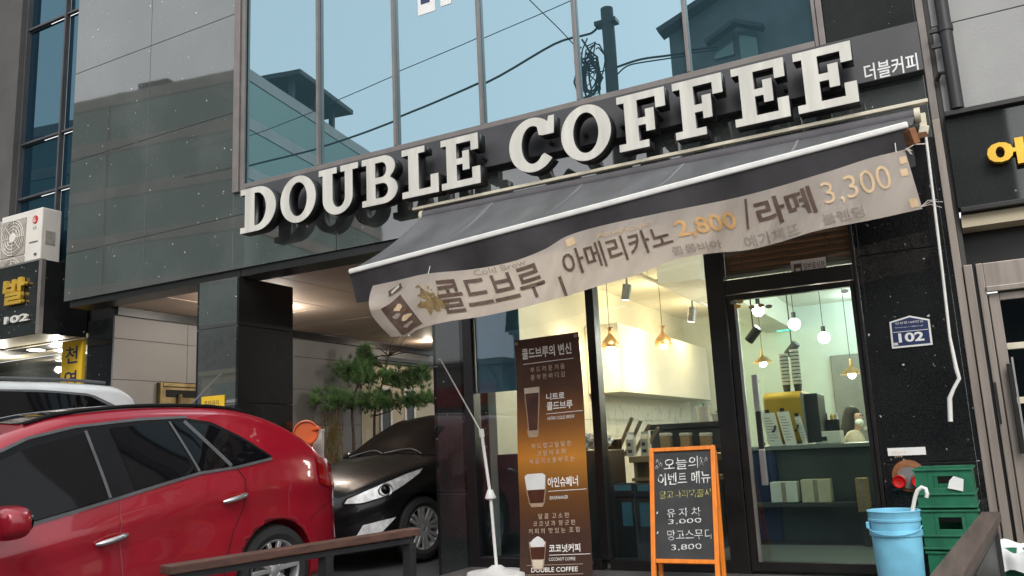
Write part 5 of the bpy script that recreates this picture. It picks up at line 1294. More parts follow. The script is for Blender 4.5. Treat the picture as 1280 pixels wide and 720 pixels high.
# ================================================================== alley: pines, barrier, yellow sign, brass plate
def needle_tuft(bm, c, d, rnd, n=26, L=.09):
    d = d.normalized(); s1 = d.orthogonal().normalized(); s2 = d.cross(s1)
    for k in range(n):
        a = rnd.uniform(0, 6.283); sp = rnd.uniform(.25, 1.15); v = (d*math.cos(sp)+(s1*math.cos(a)+s2*math.sin(a))*math.sin(sp)).normalized()
        w_ = v.orthogonal().normalized()*.0032; l_ = L*rnd.uniform(.6, 1.15); b = c-d*rnd.uniform(0, .05)
        bm.faces.new([bm.verts.new(b-w_), bm.verts.new(b+w_), bm.verts.new(b+v*l_)])
def pine(label, base, trunk_pts, pads, seed):
    """pads: (px, py, half width px, half height px, y)"""
    rnd = random.Random(seed); t_ = thing('pine_tree', label, 'tree', base, group='pines in the alley')
    bm = BM(); n = len(trunk_pts); tube(bm, trunk_pts, [.028-.020*i/(n-1) for i in range(n)], 8)
    bn = BM()
    for (px, py, hw, hh, y) in pads:
        c = at(px, py, y); rx = (at(px+hw, py, y)-c).length; rz = (at(px, py+hh, y)-c).length
        k = min(range(n), key=lambda i: abs(trunk_pts[i].z-(c.z-rz*.5))); s0 = trunk_pts[k]
        tube(bm, [s0, s0.lerp(c, .5)+Vector((0, 0, -.05)), c+Vector((0, 0, -rz*.3))], [.014, .010, .006], 6)
        m_ = int(46+rx*135)
        for q in range(m_):
            u = rnd.uniform(-1, 1); a = rnd.uniform(0, 6.283); rr = rnd.random()**.5
            p_ = c+Vector((rx*u, rx*.75*rr*math.sin(a)*(1-u*u)**.5, rz*rr*math.cos(a)*(1-u*u)**.5+rnd.uniform(-.02, .03)+.05*math.sin(u*7+px)))+Vector((rx*rnd.uniform(-.25, .25), 0, rnd.choice((0, 0, 0, .05, -.05))))
            d = Vector((u*.8+rnd.uniform(-.4, .4), rnd.uniform(-.6, .3), .75+rnd.uniform(-.3, .4)))
            needle_tuft(bn, p_, d, rnd, 26, rnd.uniform(.09, .15))
            if q % 4 == 0: tube(bm, [c.lerp(p_, .2)+Vector((0, 0, -rz*.4)), p_], .005, 4)
    obj('trunk', bm, 'bark', t_); obj('needles', bn, 'needle', t_, recalc=False); return t_
YA = 5.0
tp = [at(x, y, YA) for x, y in ((442, 545), (440, 520), (441, 500), (446, 485), (452, 465), (454, 448), (455, 432))]; tp = [Vector((tp[0].x, YA, gz(YA)))]+tp
pine('layered garden pine with a pointed crown beside the grey alley wall', tp[0], tp, [(455, 462, 15, 18, YA), (441, 463, 24, 14, YA), (462, 470, 26, 14, YA+.1), (456, 441, 7, 12, YA), (413, 498, 21, 12, YA-.55), (448, 501, 26, 13, YA)], 1)
YB_ = 5.9
tp = [at(x, y, YB_) for x, y in ((468, 545), (468, 520), (472, 497), (478, 480), (482, 462), (486, 445), (490, 432))]; tp = [Vector((tp[0].x, YB_, gz(YB_)))]+tp
t2 = pine('sparse garden pine with bare brown twigs in front of the cream wall', tp[0], tp, [(510, 478, 22, 9, YB_), (497, 470, 18, 8, YB_), (522, 466, 14, 8, YB_), (470, 502, 24, 13, YB_), (502, 503, 22, 10, YB_), (527, 499, 17, 9, YB_)], 2)
rnd = random.Random(9); bm = BM()
for k in range(26):
    s0 = tp[-2 - k % 3]; e = s0+Vector((rnd.uniform(-.5, .8), rnd.uniform(-.3, .3), rnd.uniform(-.05, .45))); m_ = s0.lerp(e, .5)+Vector((0, 0, rnd.uniform(-.06, .06))); tube(bm, [s0, m_, e], [.012, .008, .004], 5)
obj('bare_twig', bm, 'bark', t2)
dg_ = thing('dry_shrub', 'dry tan and green shrub at the foot of the grey alley wall', 'shrub', (-9.3, 4.6, .2)); bm = BM(); bl_ = BM()
for k in range(70):
    b = at(rnd.uniform(385, 425), 560, 4.6); b.z = .2; e = at(rnd.uniform(375, 430), rnd.uniform(505, 550), 4.6); b.y += rnd.uniform(-.2, .2); tube(bm, [b, b.lerp(e, .5)+Vector((rnd.uniform(-.08, .08), 0, .05)), e], .004, 4)
    for q in range(5):
        p_ = b.lerp(e, rnd.uniform(.3, 1)); needle_tuft(bl_, p_, Vector((rnd.uniform(-1, 1), -.4, rnd.uniform(0, 1))), rnd, 5, .07)
obj('twigs', bm, 'leaf_dry', dg_); obj('leaves', bl_, 'needle', dg_, recalc=False)
bm = BM()
br_ = thing('plastic_barrier', 'white folding barrier with yellow stripe beside the dark pillar behind the red car', 'barrier', (-6.3, .5, 0))
YQ = 1.25
a, b = at(362, 540, YQ), at(404, 540, YQ)
bm = BM(); box(bm, a.x, b.x, YQ-.03, YQ+.03, a.z-.025, a.z+.01); box(bm, a.x, b.x, YQ-.03, YQ+.03, .15, .19)
for x in (a.x+.01, b.x-.03, (a.x+b.x)/2): box(bm, x, x+.025, YQ-.025, YQ+.025, .07, a.z-.025)
obj('frame', bm, 'white_paint', br_, bevel=.006)
bm = BM(); box(bm, a.x+.02, a.x+.30, YQ-.02, YQ+.02, a.z-.13, a.z-.027); obj('stripe', bm, 'yellow', br_)
bm = BM(); box(bm, a.x+.30, b.x-.03, YQ-.015, YQ+.015, .4, a.z-.026); obj('panel', bm, 'bag', br_)
wl = thing('warning_lamp', 'round orange plastic warning lamp head behind the rear of the red car', 'lamp', (-5.9, .8, 0))
YW = .95; c_ = at(382.5, 541, YW); rr = (at(394, 541, YW)-at(371, 541, YW)).length/2*1.04
bm = BM(); lathe(bm, [(0, -.035), (rr*.86, -.035), (rr*.9, -.06), (rr, -.055), (rr*1.02, 0), (rr*.95, .05), (rr*.5, .07), (0, .07)], c_, 30, 'y')
rm = Matrix.Translation(c_) @ Matrix.Rotation(R_(38), 4, 'Z') @ Matrix.Translation(-c_)
for v in bm.verts: v.co = rm @ v.co
obj('head', bm, 'orange', wl)
bm = BM(); tube(bm, [c_+Vector((0, 0.01, -rr*.8)), c_+Vector((.01, .01, -rr*1.6)), c_+Vector((.03, .01, -.42)), Vector((c_.x+.04, c_.y, .1))], [rr*.55, rr*.32, .05, .05], 14); bm2 = None
tube(bm, [c_+Vector((.05, .03, rr*.2)), c_+Vector((rr*1.12, .05, rr*.30))], [.025, .03], 10); obj('neck', bm, 'orange', wl)
ys_ = thing('yellow_notice', 'small yellow notice fixed on the granite pillar above the red roof', 'sign', (-7.3, -.01, 1.8))
a, b = at(252.5, 507, -.004), at(281, 493.5, -.004)
bm = BM(); box(bm, a.x, b.x, -.012, -.002, a.z-.12, b.z); nf = obj('plate', bm, 'yellow', ys_)
text('notice_writing', '주차금지', on_plane((a.x+.04, -.012, a.z-.01), (b.x-a.x-.12, 0, 0), (0, 0, .055), (0, -1, 0), .001), 'print_brown', nf, bold=.01); text('notice_writing', '외부차량', on_plane((a.x+.04, -.012, a.z-.085), (b.x-a.x-.12, 0, 0), (0, 0, .055), (0, -1, 0), .001), 'red_plastic', nf, bold=.01)
bp_ = thing('brass_panel', 'brass fire cabinet panel on the grey alley wall above the red roof', 'panel', (-9.8, 2, 1.5))
bx = -9.895
def wy(px, py):
    d = CR*((px-640)/FPX)+CD*((py-360)/FPX)+CF; return CAMP+d*((bx-CAMP.x)/d.x)
a = wy(196, 478); b = wy(262, 480)
bm = BM(); box(bm, bx-.004, bx+.05, a.y, b.y, .5, a.z); box(bm, bx+.05, bx+.075, a.y, a.y+.05, .5, a.z); box(bm, bx+.05, bx+.075, a.y+.051, b.y, a.z-.06, a.z); obj('case', bm, 'brass', bp_, bevel=.008)
bm = BM()
for k in range(4): box(bm, bx+.051, bx+.06, a.y+.12, b.y-.03, a.z-.20-k*.21, a.z-.10-k*.21)
obj('slot', bm, 'car_trim', bp_)
bm = BM(); tube(bm, [(bx+.07, a.y+.34, a.z-.35), (bx+.07, a.y+.34, a.z-.16)], .035, 12); obj('knob', bm, 'brass', bp_)

# ================================================================== inside the cafe
def pendant(name, label, px, py, y, kind, power, col, group):
    c = at(px, py, y); t_ = thing(name, label, 'pendant lamp', (c.x, c.y, c.z), group=group)
    bm = BM(); tube(bm, [(c.x, c.y, c.z+.12), (c.x, c.y, 3.155)], .004, 6); lathe(bm, [(0, 3.13), (.045, 3.13), (.045, 3.158)], (c.x, c.y, 0), 16); obj('cord', bm, 'steel_dark', t_)
    if kind == 'onion':
        bm = BM(); lathe(bm, [(.042, .20), (.03, .19), (.016, .155), (.02, .125), (.055, .085), (.095, .035), (.105, 0), (.098, -.035), (.094, -.03), (.10, 0), (.05, .08)], c, 28); obj('shade', bm, 'copper', t_)
        bm = BM(); bmesh.ops.create_uvsphere(bm, u_segments=16, v_segments=10, radius=.05, matrix=Matrix.Translation(c+Vector((0, 0, -.03)))); obj('bulb', bm, 'bulb_warm', t_)
        lamp('bulb_glow', c+Vector((0, 0, -.10)), power, col, .05, parent=t_)
    elif kind == 'globe':
        bm = BM(); bmesh.ops.create_uvsphere(bm, u_segments=20, v_segments=12, radius=.065, matrix=Matrix.Translation(c)); obj('bulb', bm, 'bulb_cool', t_)
        bm = BM(); tube(bm, [c+Vector((0, 0, .06)), c+Vector((0, 0, .13))], .024, 12); obj('socket', bm, 'steel_dark', t_)
        lamp('bulb_glow', c+Vector((0, 0, -.10)), power, col, .06, parent=t_)
    else:
        bm = BM(); lathe(bm, [(.014, .20), (.022, .12), (.03, .10), (.055, .085), (.13, .02), (.135, .012), (.13, .012), (.05, .075), (.02, .09)], c, 28); obj('shade', bm, 'copper', t_)
        bm = BM(); bmesh.ops.create_uvsphere(bm, u_segments=16, v_segments=10, radius=.045, matrix=Matrix.Translation(c+Vector((0, 0, .005)))); obj('bulb', bm, 'bulb_cool', t_)
        lamp('bulb_glow', c+Vector((0, 0, -.07)), power, col, .05, parent=t_)
G1, G2, G3 = 'copper onion pendants seen through the window', 'bare globe bulbs seen through the door', 'flat copper shade pendants seen through the door'
pendant('pendant_lamp', 'left copper onion pendant in the window nearest the standing banner', 763, 431, 2.35, 'onion', 14, (1, .72, .38), G1)
pendant('pendant_lamp', 'right copper onion pendant in the middle of the window', 829, 428, 3.2, 'onion', 14, (1, .72, .38), G1)
pendant('globe_lamp', 'left bare globe bulb touching the top of the door glass', 948, 388, 2.6, 'globe', 7.5, (1, .92, .76), G2)
pendant('globe_lamp', 'middle bare globe bulb of the three behind the door glass', 993, 405, 3.0, 'globe', 7.5, (1, .92, .76), G2)
pendant('globe_lamp', 'right and lowest bare globe bulb of the three behind the door glass', 1030, 422, 3.4, 'globe', 7.5, (1, .92, .76), G2)
pendant('pendant_lamp', 'small flat shaded pendant left of the stack of cups behind the door', 954, 455, 4.6, 'cone', 7, (1, .88, .68), G3)
pendant('pendant_lamp', 'flat shaded pendant above the seated woman', 1065, 469, 4.2, 'cone', 7, (1, .88, .68), G3)
tr_ = thing('track_light_rail', 'white ceiling track rail with two cylinder spotlights in the window', 'track light', (-2.6, 2, 3.1))
ya, yb = 1.6, 3.0
a, b = at(778, 333, ya), at(892, 388, yb); a.z = b.z = min(3.12, (a.z+b.z)/2)
a = at(778, 333, 1.62); b = at(892, 386, 3.4); 
bm = BM(); beam(bm, a, b, .035, .03); obj('rail', bm, 'white_paint', tr_)
bm = BM()
for k in (.25, .75): q = a.lerp(b, k); tube(bm, [q, (q.x, q.y, 3.16)], .006, 6)
obj('hanger', bm, 'white_paint', tr_)
for px, py, yy in ((783, 365, 1.8), (865, 393, 2.9)):
    c = at(px, py, yy); bm = BM(); ax = Vector((-.22, .1, -.97)).normalized(); tube(bm, [c-ax*.085, c+ax*.085], .048, 18); tube(bm, [c-ax*.06, c-ax*.06+Vector((.0, 0, .10))], .012, 8); s_ = obj('spotlight', bm, 'grey_metal', tr_)
    bm = BM(); tube(bm, [c+ax*.086, c+ax*.088], .036, 16); obj('lens', bm, 'lamp_spot', s_)
    lamp('spot_glow', c+ax*.12, 30, (1, .76, .42), .03, 'SPOT', rot=(Vector((-.75, .35, -.62)).to_track_quat('-Z', 'Y').to_euler()), parent=tr_, spot_size=R_(70), spot_blend=.6)
for px, py, yy in ((912, 430, 2.4), (990, 436, 3.8)):
    c = at(px+30 if px < 950 else px, py-12 if px < 950 else py, yy); t_ = thing('ceiling_spotlight', 'dark spotlight beside the left flat pendant behind the door' if px < 950 else 'dark spotlight right above the stack of cups behind the door', 'spotlight', tuple(c), group='dark spotlights behind the door')
    ax = Vector((-.6, .2, -.6)).normalized(); bm = BM(); tube(bm, [c-ax*.09, c+ax*.09], .05, 14); obj('can', bm, 'steel_dark', t_); bm = BM(); tube(bm, [c, (c.x, c.y, 3.156)], .008, 6); obj('stem', bm, 'steel_dark', t_)
for y in (5.0, 6.2): lamp('ceiling_wash', (-1.2, y, 2.9), 9, (.95, 1, 1), .2, parent=bld)
lamp('cabinet_glow', (-3.2, 5.2, 2.7), 12, (1, .74, .40), .05, parent=bld)  # warm point lights without fittings beside the wall cabinet
lamp('cabinet_glow', (-3.3, 3.4, 2.8), 9, (1, .74, .40), .05, parent=bld)
for x, col in ((-3.3, (1, .84, .6)), (-2.2, (1, .84, .6)), (-1.15, (1, .97, .9))):  # added downlights, hidden by the banner, to brighten window shelf and door
    bm = BM(); lathe(bm, [(0, 3.135), (.06, 3.135), (.07, 3.158)], (x, .55, 0), 18); obj('downlight', bm, 'lamp_spot', bld); lamp('downlight_glow', (x, .55, 3.05), 7, col, .06, parent=bld)
ex_ = thing('exit_sign', 'small green lit exit sign on the far wall behind the door', 'sign', (-2, 6.8, 2.5)); c = at(979, 408, 6.7)
bm = BM(); box(bm, c.x-.11, c.x+.11, 6.72, 6.80, c.z-.06, c.z+.06); obj('case', bm, 'exit_green', ex_)
# counter
ct = thing('counter', 'dark serving counter behind the door glass', 'counter', (-1.6, 2, .2))
bm = BM(); box(bm, -2.72, -.70, 1.95, 2.55, .2, 1.07); obj('front', bm, 'counter_dark', ct, bevel=.01)
bm = BM(); box(bm, -2.75, -.66, 1.90, 2.58, 1.072, 1.11); obj('worktop', bm, 'counter_top', ct, bevel=.004)
bm = BM(); box(bm, -2.70, -1.72, 1.88, 1.945, .22, 1.05); obj('side_panel', bm, 'plate_blue', ct)
es_ = thing('espresso_machine', 'gleaming steel coffee machine on the counter behind the door', 'coffee machine', (-1.55, 2.2, 1.11))
a = at(955, 492, 2.05); b = at(1022, 488, 2.05)
bm = BM(); x0, x1 = a.x, b.x; zt = a.z
prof = [(2.0, 1.12), (1.96, 1.16), (1.94, zt-.05), (2.0, zt), (2.45, zt), (2.45, 1.12)]
va = [bm.verts.new((x0, y, z)) for y, z in prof]; vb_ = [bm.verts.new((x1-.14, y, z)) for y, z in prof]; bm.faces.new(va); bm.faces.new(list(reversed(vb_)))
for i in range(6): j = (i+1) % 6; bm.faces.new((va[j], va[i], vb_[i], vb_[j]))
obj('housing', bm, 'gold', es_, bevel=.02)
bm = BM(); box(bm, x1-.139, x1, 1.99, 2.44, 1.13, zt-.03); obj('side_panel', bm, 'steel_dark', es_, bevel=.012)
bm = BM(); box(bm, x1-.15, x1-.125, 1.935, 1.988, 1.13, zt-.02); obj('edge', bm, 'steel', es_, bevel=.004)
bm = BM()
for x in (x0+.1, x1-.2): tube(bm, [(x, 1.93, 1.30), (x, 1.86, 1.26), (x, 1.80, 1.25)], .012, 8)
for x in (x0+.03, x1-.05):
    for y in (2.02, 2.4): box(bm, x-.015, x+.015, y-.015, y+.015, 1.108, 1.125)
obj('handle', bm, 'steel_dark', es_)
def cups(px, y, z0, n, label):
    c = at(px, 480, y); t_ = thing('cup_stack', label, 'cups', (c.x, c.y, z0), group='stacks of paper cups on the coffee machine')
    for k in range(n):
        bm = BM(); z = z0+k*.036; lathe(bm, [(0, 0), (.032, 0), (.043, .095), (.047, .095), (.047, .10), (.041, .10), (.03, .006), (0, .006)], (c.x, c.y, z), 20); cu_ = obj('cup', bm, 'cloth_dark' if k > n-3 else 'counter_dark', t_)
        bm = BM(); lathe(bm, [(.0425, .078), (.0465, .088), (.0495, .103), (.043, .104)], (c.x, c.y, z), 20); obj('cup_rim', bm, 'paper_white', cu_)
cups(983, 2.2, zt, 9, 'left stack of striped paper cups on the coffee machine'); cups(997, 2.2, zt, 10, 'right and taller stack of striped paper cups on the coffee machine')
for i, (px, py0, py1, wd, tl, lb) in enumerate(((963, 514, 556, 22, -8, 'clipboard of white sheets leaning on the counter left of the others'), (982, 512, 555, 20, -6, 'bluish white menu sheet in the middle on the counter'), (1000, 518, 556, 12, -4, 'narrow white menu sheet with lines beside the coffee machine edge'))):
    a = at(px-wd/2, py0, 1.93); b = at(px+wd/2, py1, 1.93); t_ = thing('menu_sheet', lb, 'menu', (a.x, 1.93, b.z), group='menu sheets on the counter'); zb_ = 1.112; hgt_ = a.z-zb_; sl_ = .08
    bm = BM(); P = [Vector((a.x+.05, 1.90, zb_)), Vector((b.x+.04, 1.90, zb_)), Vector((b.x-.02, 1.90+.05, zb_+hgt_)), Vector((a.x-.02, 1.95, zb_+hgt_))]; flat_poly(bm, P, (0, .004, 0), 1); sh = obj('sheet', bm, 'paper_white', t_)
    bm = BM(); k = (P[2]+P[3])/2; box(bm, k.x-.02, k.x+.02, k.y-.012, k.y-.001, k.z-.02, k.z+.012); obj('clip', bm, 'steel_dark', t_)
    bm = BM()
    for r in range(9):
        f = .15+r*.08; l_ = P[0].lerp(P[3], f); r_ = P[1].lerp(P[2], f); bmq = [l_.lerp(r_, .12), l_.lerp(r_, .5+.04*(r*7 % 9))]; beam(bm, bmq[0]+Vector((0, -.0025, 0)), bmq[1]+Vector((0, -.0025, 0)), .002, .006)
    obj('printed_lines', bm, 'print_tan', sh)
wb2 = thing('card_terminal_box', 'white box with a dark screen on the right of the counter', 'box', (-1.2, 2.1, 1.11)); a = at(1018, 541, 2.0); b = at(1052, 556, 2.0)
bm = BM(); box(bm, a.x, b.x, 2.0, 2.25, 1.112, a.z+.01); obj('case', bm, 'paper_white', wb2, bevel=.008); bm = BM(); box(bm, a.x+.06, a.x+.11, 1.993, 2.001, 1.14, 1.18); obj('screen', bm, 'steel_dark', wb2)
pc = thing('pen_caddy', 'dark caddy with blue and yellow topped bottles behind the white box', 'caddy', (-1.2, 2.4, 1.11)); c = at(1038, 527, 2.45)
bm = BM(); box(bm, c.x-.07, c.x+.09, 2.38, 2.5, 1.112, c.z+.02); obj('tray', bm, 'steel_dark', pc, bevel=.006)
for dx, mt, h_ in ((-.04, 'plate_blue', .09), (.02, 'yellow', .06), (.06, 'paper_white', .08)):
    bm = BM(); lathe(bm, [(0, 0), (.018, 0), (.018, h_*.7), (.008, h_*.8), (.008, h_), (0, h_)], (c.x+dx, 2.44, c.z+.02), 12); obj('bottle', bm, mt, pc)
for px0, px1, py0, py1, yy, mt, lb in ((962, 998, 603, 628, 1.70, 'paper_white', 'left pale carton on the floor stack before the counter behind the door'), (1000, 1040, 600, 628, 1.72, 'cream_paint', 'right pale carton on the stack before the counter behind the door'), (1068, 1088, 598, 640, 1.5, 'wood_tan', 'tan wooden box at the right side behind the door')):
    a = at(px0, py0, yy); b = at(px1, py1, yy); t_ = thing('storage_box', lb, 'box', ((a.x+b.x)/2, yy, b.z), group='boxes before the counter'); bm = BM(); zb2 = min(b.z, a.z-.12); box(bm, a.x, b.x, yy, yy+.16, zb2, a.z); obj('box', bm, mt, t_, bevel=.006); bm = BM(); box(bm, (a.x+b.x)/2-.02, (a.x+b.x)/2+.02, yy-.002, yy-.0005, zb2+.004, a.z-.004); obj('tape', bm, 'print_tan', t_)
st_ = thing('low_bench', 'dark low bench carrying the pale cartons before the counter', 'bench', (-1.3, 1.75, .2)); a = at(955, 629, 1.7); b = at(1046, 629, 1.7); zt_ = min(at(962, 628, 1.70).z, at(1040, 628, 1.72).z)-.002; bm = BM(); box(bm, a.x-.3, b.x+.3, 1.66, 1.875, zt_-.03, zt_); box(bm, a.x-.25, a.x-.2, 1.68, 1.86, .2, zt_-.031); box(bm, b.x+.2, b.x+.25, 1.68, 1.86, .2, zt_-.031); obj('bench', bm, 'counter_dark', st_)
# display case, shelf by the window and things on it
dc = thing('display_case', 'dark glass topped display case right of centre in the window', 'display case', (-2.3, 1.5, .2)); a = at(812, 531, 1.6); b = at(905, 527, 1.6)
bm = BM(); box(bm, a.x, b.x, 1.6, 2.2, .2, a.z-.06); obj('cabinet', bm, 'counter_dark', dc, bevel=.006)
bm = BM(); box(bm, a.x-.02, b.x+.02, 1.57, 2.22, a.z-.055, a.z); obj('top', bm, 'steel_dark', dc, bevel=.006)
for k in range(3):
    c = at(833+25*k, 552, 1.5); t_ = thing('storage_jar', ('left', 'middle', 'right')[k]+' of the three tan canisters before the dark display case', 'jar', (c.x, 1.5, c.z-.1), group='canisters by the display case')
    bm = BM(); box(bm, c.x-.05, c.x+.05, 1.45, 1.55, c.z-.11, c.z+.05); obj('jar', bm, 'wood_tan', t_, bevel=.01); bm = BM(); box(bm, c.x-.052, c.x+.052, 1.448, 1.552, c.z+.052, c.z+.085); obj('lid', bm, 'tile_white', t_, bevel=.006)
dl_ = thing('canister_shelf', 'narrow shelf carrying three tan canisters', 'shelf', (-2.2, 1.5, 1.0)); c = at(833, 552, 1.5); c2 = at(884, 552, 1.5); bm = BM(); box(bm, c.x-.12, c2.x+.12, 1.40, 1.58, min(c.z, c2.z)-.14, min(c.z, c2.z)-.112); box(bm, c.x-.1, c.x-.07, 1.42, 1.56, .2, min(c.z, c2.z)-.141); box(bm, c2.x+.07, c2.x+.1, 1.42, 1.56, .2, min(c.z, c2.z)-.141); obj('board', bm, 'counter_dark', dl_)
for px, lb, tall in ((880, 'pale blue plant pot on the display case', .16), (898, 'small green plant in a pot at the window edge', .08)):
    c = at(px, 528, 1.85); t_ = thing('plant_pot', lb, 'plant pot', (c.x, 1.85, a.z), group='pots on the display case'); bm = BM(); lathe(bm, [(0, 0), (.05, 0), (.065, tall*.9), (.072, tall*.9), (.072, tall), (.06, tall), (.055, .02), (0, .02)], (c.x, 1.85, a.z+.001), 20); obj('pot', bm, 'tile_white', t_)
    bm = BM(); rnd = random.Random(px)
    for k in range(12): needle_tuft(bm, Vector((c.x, 1.85, a.z+tall)), Vector((rnd.uniform(-1, 1), rnd.uniform(-1, 1), 1)), rnd, 3, .08)
    obj('leaves', bm, 'needle', t_, recalc=False)
sh_ = thing('window_shelf', 'tan wooden shelf along the window with cartons on it', 'shelf', (-2.4, .7, .9)); a = at(742, 574, .62); b = at(822, 568, .62); zs_ = (a.z+b.z)/2
bm = BM(); box(bm, -2.74, -1.78, .60, 1.05, zs_-.055, zs_); box(bm, -2.74, -1.78, .64, 1.0, zs_-.22, zs_-.19)
for x in (-2.72, -1.84): box(bm, x, x+.03, .66, 1.0, .2, zs_-.056)
obj('board', bm, 'wood_tan', sh_, bevel=.004)
for px, lb in ((789, 'left white milk carton on the window shelf'), (807, 'right tan milk carton on the window shelf partly behind the chalkboard')):
    c = at(px, 560, .72); t_ = thing('milk_carton', lb, 'carton', (c.x, .72, zs_), group='milk cartons on the shelf'); bm = BM(); w2 = .035; h_ = .15
    v = [bm.verts.new((c.x+sx*w2, .72+sy*w2, zs_+z)) for z in (.001, h_) for sx, sy in ((-1, -1), (1, -1), (1, 1), (-1, 1))]; r1 = bm.verts.new((c.x-w2, .72, zs_+h_+.045)); r2 = bm.verts.new((c.x+w2, .72, zs_+h_+.045))
    for f in ((3, 2, 1, 0), (0, 1, 5, 4), (1, 2, 6, 5), (2, 3, 7, 6), (3, 0, 4, 7)): bm.faces.new([v[i] for i in f])
    bm.faces.new((v[4], v[5], r2, r1)); bm.faces.new((v[6], v[7], r1, r2)); bm.faces.new((v[5], v[6], r2)); bm.faces.new((v[7], v[4], r1)); cn = obj('carton', bm, 'tile_white' if px < 800 else 'cream_paint', t_)
    bm = BM(); box(bm, c.x-w2, c.x+w2, .719, .721, zs_+h_+.046, zs_+h_+.066); obj('seal', bm, 'paper_white', cn); bm = BM(); box(bm, c.x-.02, c.x+.02, .683, .6845, zs_+.03, zs_+.06); box(bm, c.x-.02, c.x+.01, .683, .6845, zs_+.09, zs_+.12); obj('print', bm, 'counter_dark', cn)
c = at(767, 556, .75); t_ = thing('fruit_tub', 'clear tub of yellow fruit on the window shelf', 'tub', (c.x, .75, zs_)); bm = BM(); lathe(bm, [(0, .001), (.07, .001), (.08, .16), (.075, .16), (.066, .006), (0, .006)], (c.x, .75, zs_), 24); obj('tub', bm, 'smoke_glass', t_)
bm = BM(); rnd = random.Random(8)
for k in range(8): bmesh.ops.create_icosphere(bm, subdivisions=2, radius=.024, matrix=Matrix.Translation((c.x+rnd.uniform(-.04, .04), .75+rnd.uniform(-.04, .04), zs_+.03+rnd.uniform(0, .06))))
obj('fruit', bm, 'yellow', t_)
c = at(752, 540, .9); t_ = thing('steel_canister', 'shiny steel canister at the left end of the window shelf', 'canister', (c.x, .9, zs_)); bm = BM(); lathe(bm, [(0, .001), (.07, .001), (.075, .02), (.075, .22), (.05, .27), (.02, .29), (0, .295)], (c.x, .88, zs_), 24); obj('can', bm, 'steel', t_)
rnd = random.Random(21)
for k in range(4):
    a = at(770+k*11, 566, .98); b = at(790+k*11, 522+k*4, .98); t_ = thing('menu_board', ('leftmost', 'second from left', 'third from left', 'rightmost')[k]+' of the brown boards leaning in a row behind the cartons', 'board', (a.x, .98, zs_), group='brown boards leaning on the shelf'); bm = BM(); a.z = zs_+.004; beam(bm, a, b, .02, .055, (0, 1, 0)); obj('board', bm, 'cardboard', t_, bevel=.002)
    bm = BM(); d_ = (b-a).normalized(); beam(bm, a.lerp(b, .1)+Vector((0, -.013, 0)), a.lerp(b, .9)+Vector((0, -.013, 0)), .003, .04, (0, 1, 0)); obj('board_face', bm, 'grey_metal' if k % 2 else 'wood_tan', t_)
for px0, px1, py, lb, yy in ((757, 792, 605, 'dark bin with pale blue label under the window shelf left of the chalkboard', .45), (793, 814, 605, 'dark bin beside the chalkboard under the window shelf', .5)):
    a = at(px0, py, yy); b = at(px1, py, yy); t_ = thing('waste_bin', lb, 'bin', ((a.x+b.x)/2, yy, .2), group='bins under the window shelf'); bm = BM(); box(bm, a.x, b.x, yy, yy+.13, .2, a.z-.12); obj('body', bm, 'counter_dark', t_, bevel=.012)
    bm = BM(); box(bm, a.x-.01, b.x+.01, yy-.012, yy+.135, a.z-.118, a.z); obj('lid', bm, 'cloth_dark', t_, bevel=.01); bm = BM(); box(bm, a.x+.03, b.x-.02, yy-.016, yy-.0125, a.z-.06, a.z-.01); box(bm, b.x-.12, b.x-.03, yy-.006, yy-.001, a.z-.36, a.z-.16); obj('label', bm, 'blue_film', t_)
pot = thing('crumpled_bags', 'pile of pale crumpled bags on the sill left of the brown banner', 'bags', (-3.7, .5, 1.0)); bm = BM(); rnd = random.Random(6)
a = at(605, 566, .5)
for k in range(5):
    c = Vector((-3.62+.17*k, .52+rnd.uniform(-.03, .03), a.z+.06)); v0 = len(bm.verts); bmesh.ops.create_icosphere(bm, subdivisions=3, radius=.11, matrix=Matrix.Translation(c)); bm.verts.ensure_lookup_table()
    for v in bm.verts[v0:]: d_ = v.co-c; v.co = c+d_*(.7+.35*math.sin(d_.x*60+k)*math.cos(d_.z*50)+.1*rnd.random()); v.co.z = max(v.co.z, a.z-.02)
obj('bags', bm, 'bag', pot)
bm = BM(); box(bm, -3.95, -2.83, .35, .75, .2, a.z-.022); tag(obj('low_cabinet', bm, 'counter_dark', bevel=.01), 'dark low cabinet inside the narrow window behind the brown banner', 'cabinet')
# blinds in the transom
vb2 = thing('wooden_blind', 'brown slatted wooden blind in the window over the door', 'blind', (-1.1, .1, 2.5)); bm = BM()
for k in range(13): z = 2.515+k*.05; beam(bm, (-1.597, .085, z), (-.637, .085, z), .005, .058, (0, -.55, 1))
obj('slats', bm, 'blind', vb2)
bm = BM()
for x in (-1.45, -1.12, -.8): tube(bm, [(x, .06, 2.53), (x, .06, 3.12)], .003, 5)
obj('cord', bm, 'cardboard', vb2); bm = BM(); box(bm, -1.597, -.637, .075, .10, 2.475, 2.50); obj('bottom_rail', bm, 'cream_paint', vb2)

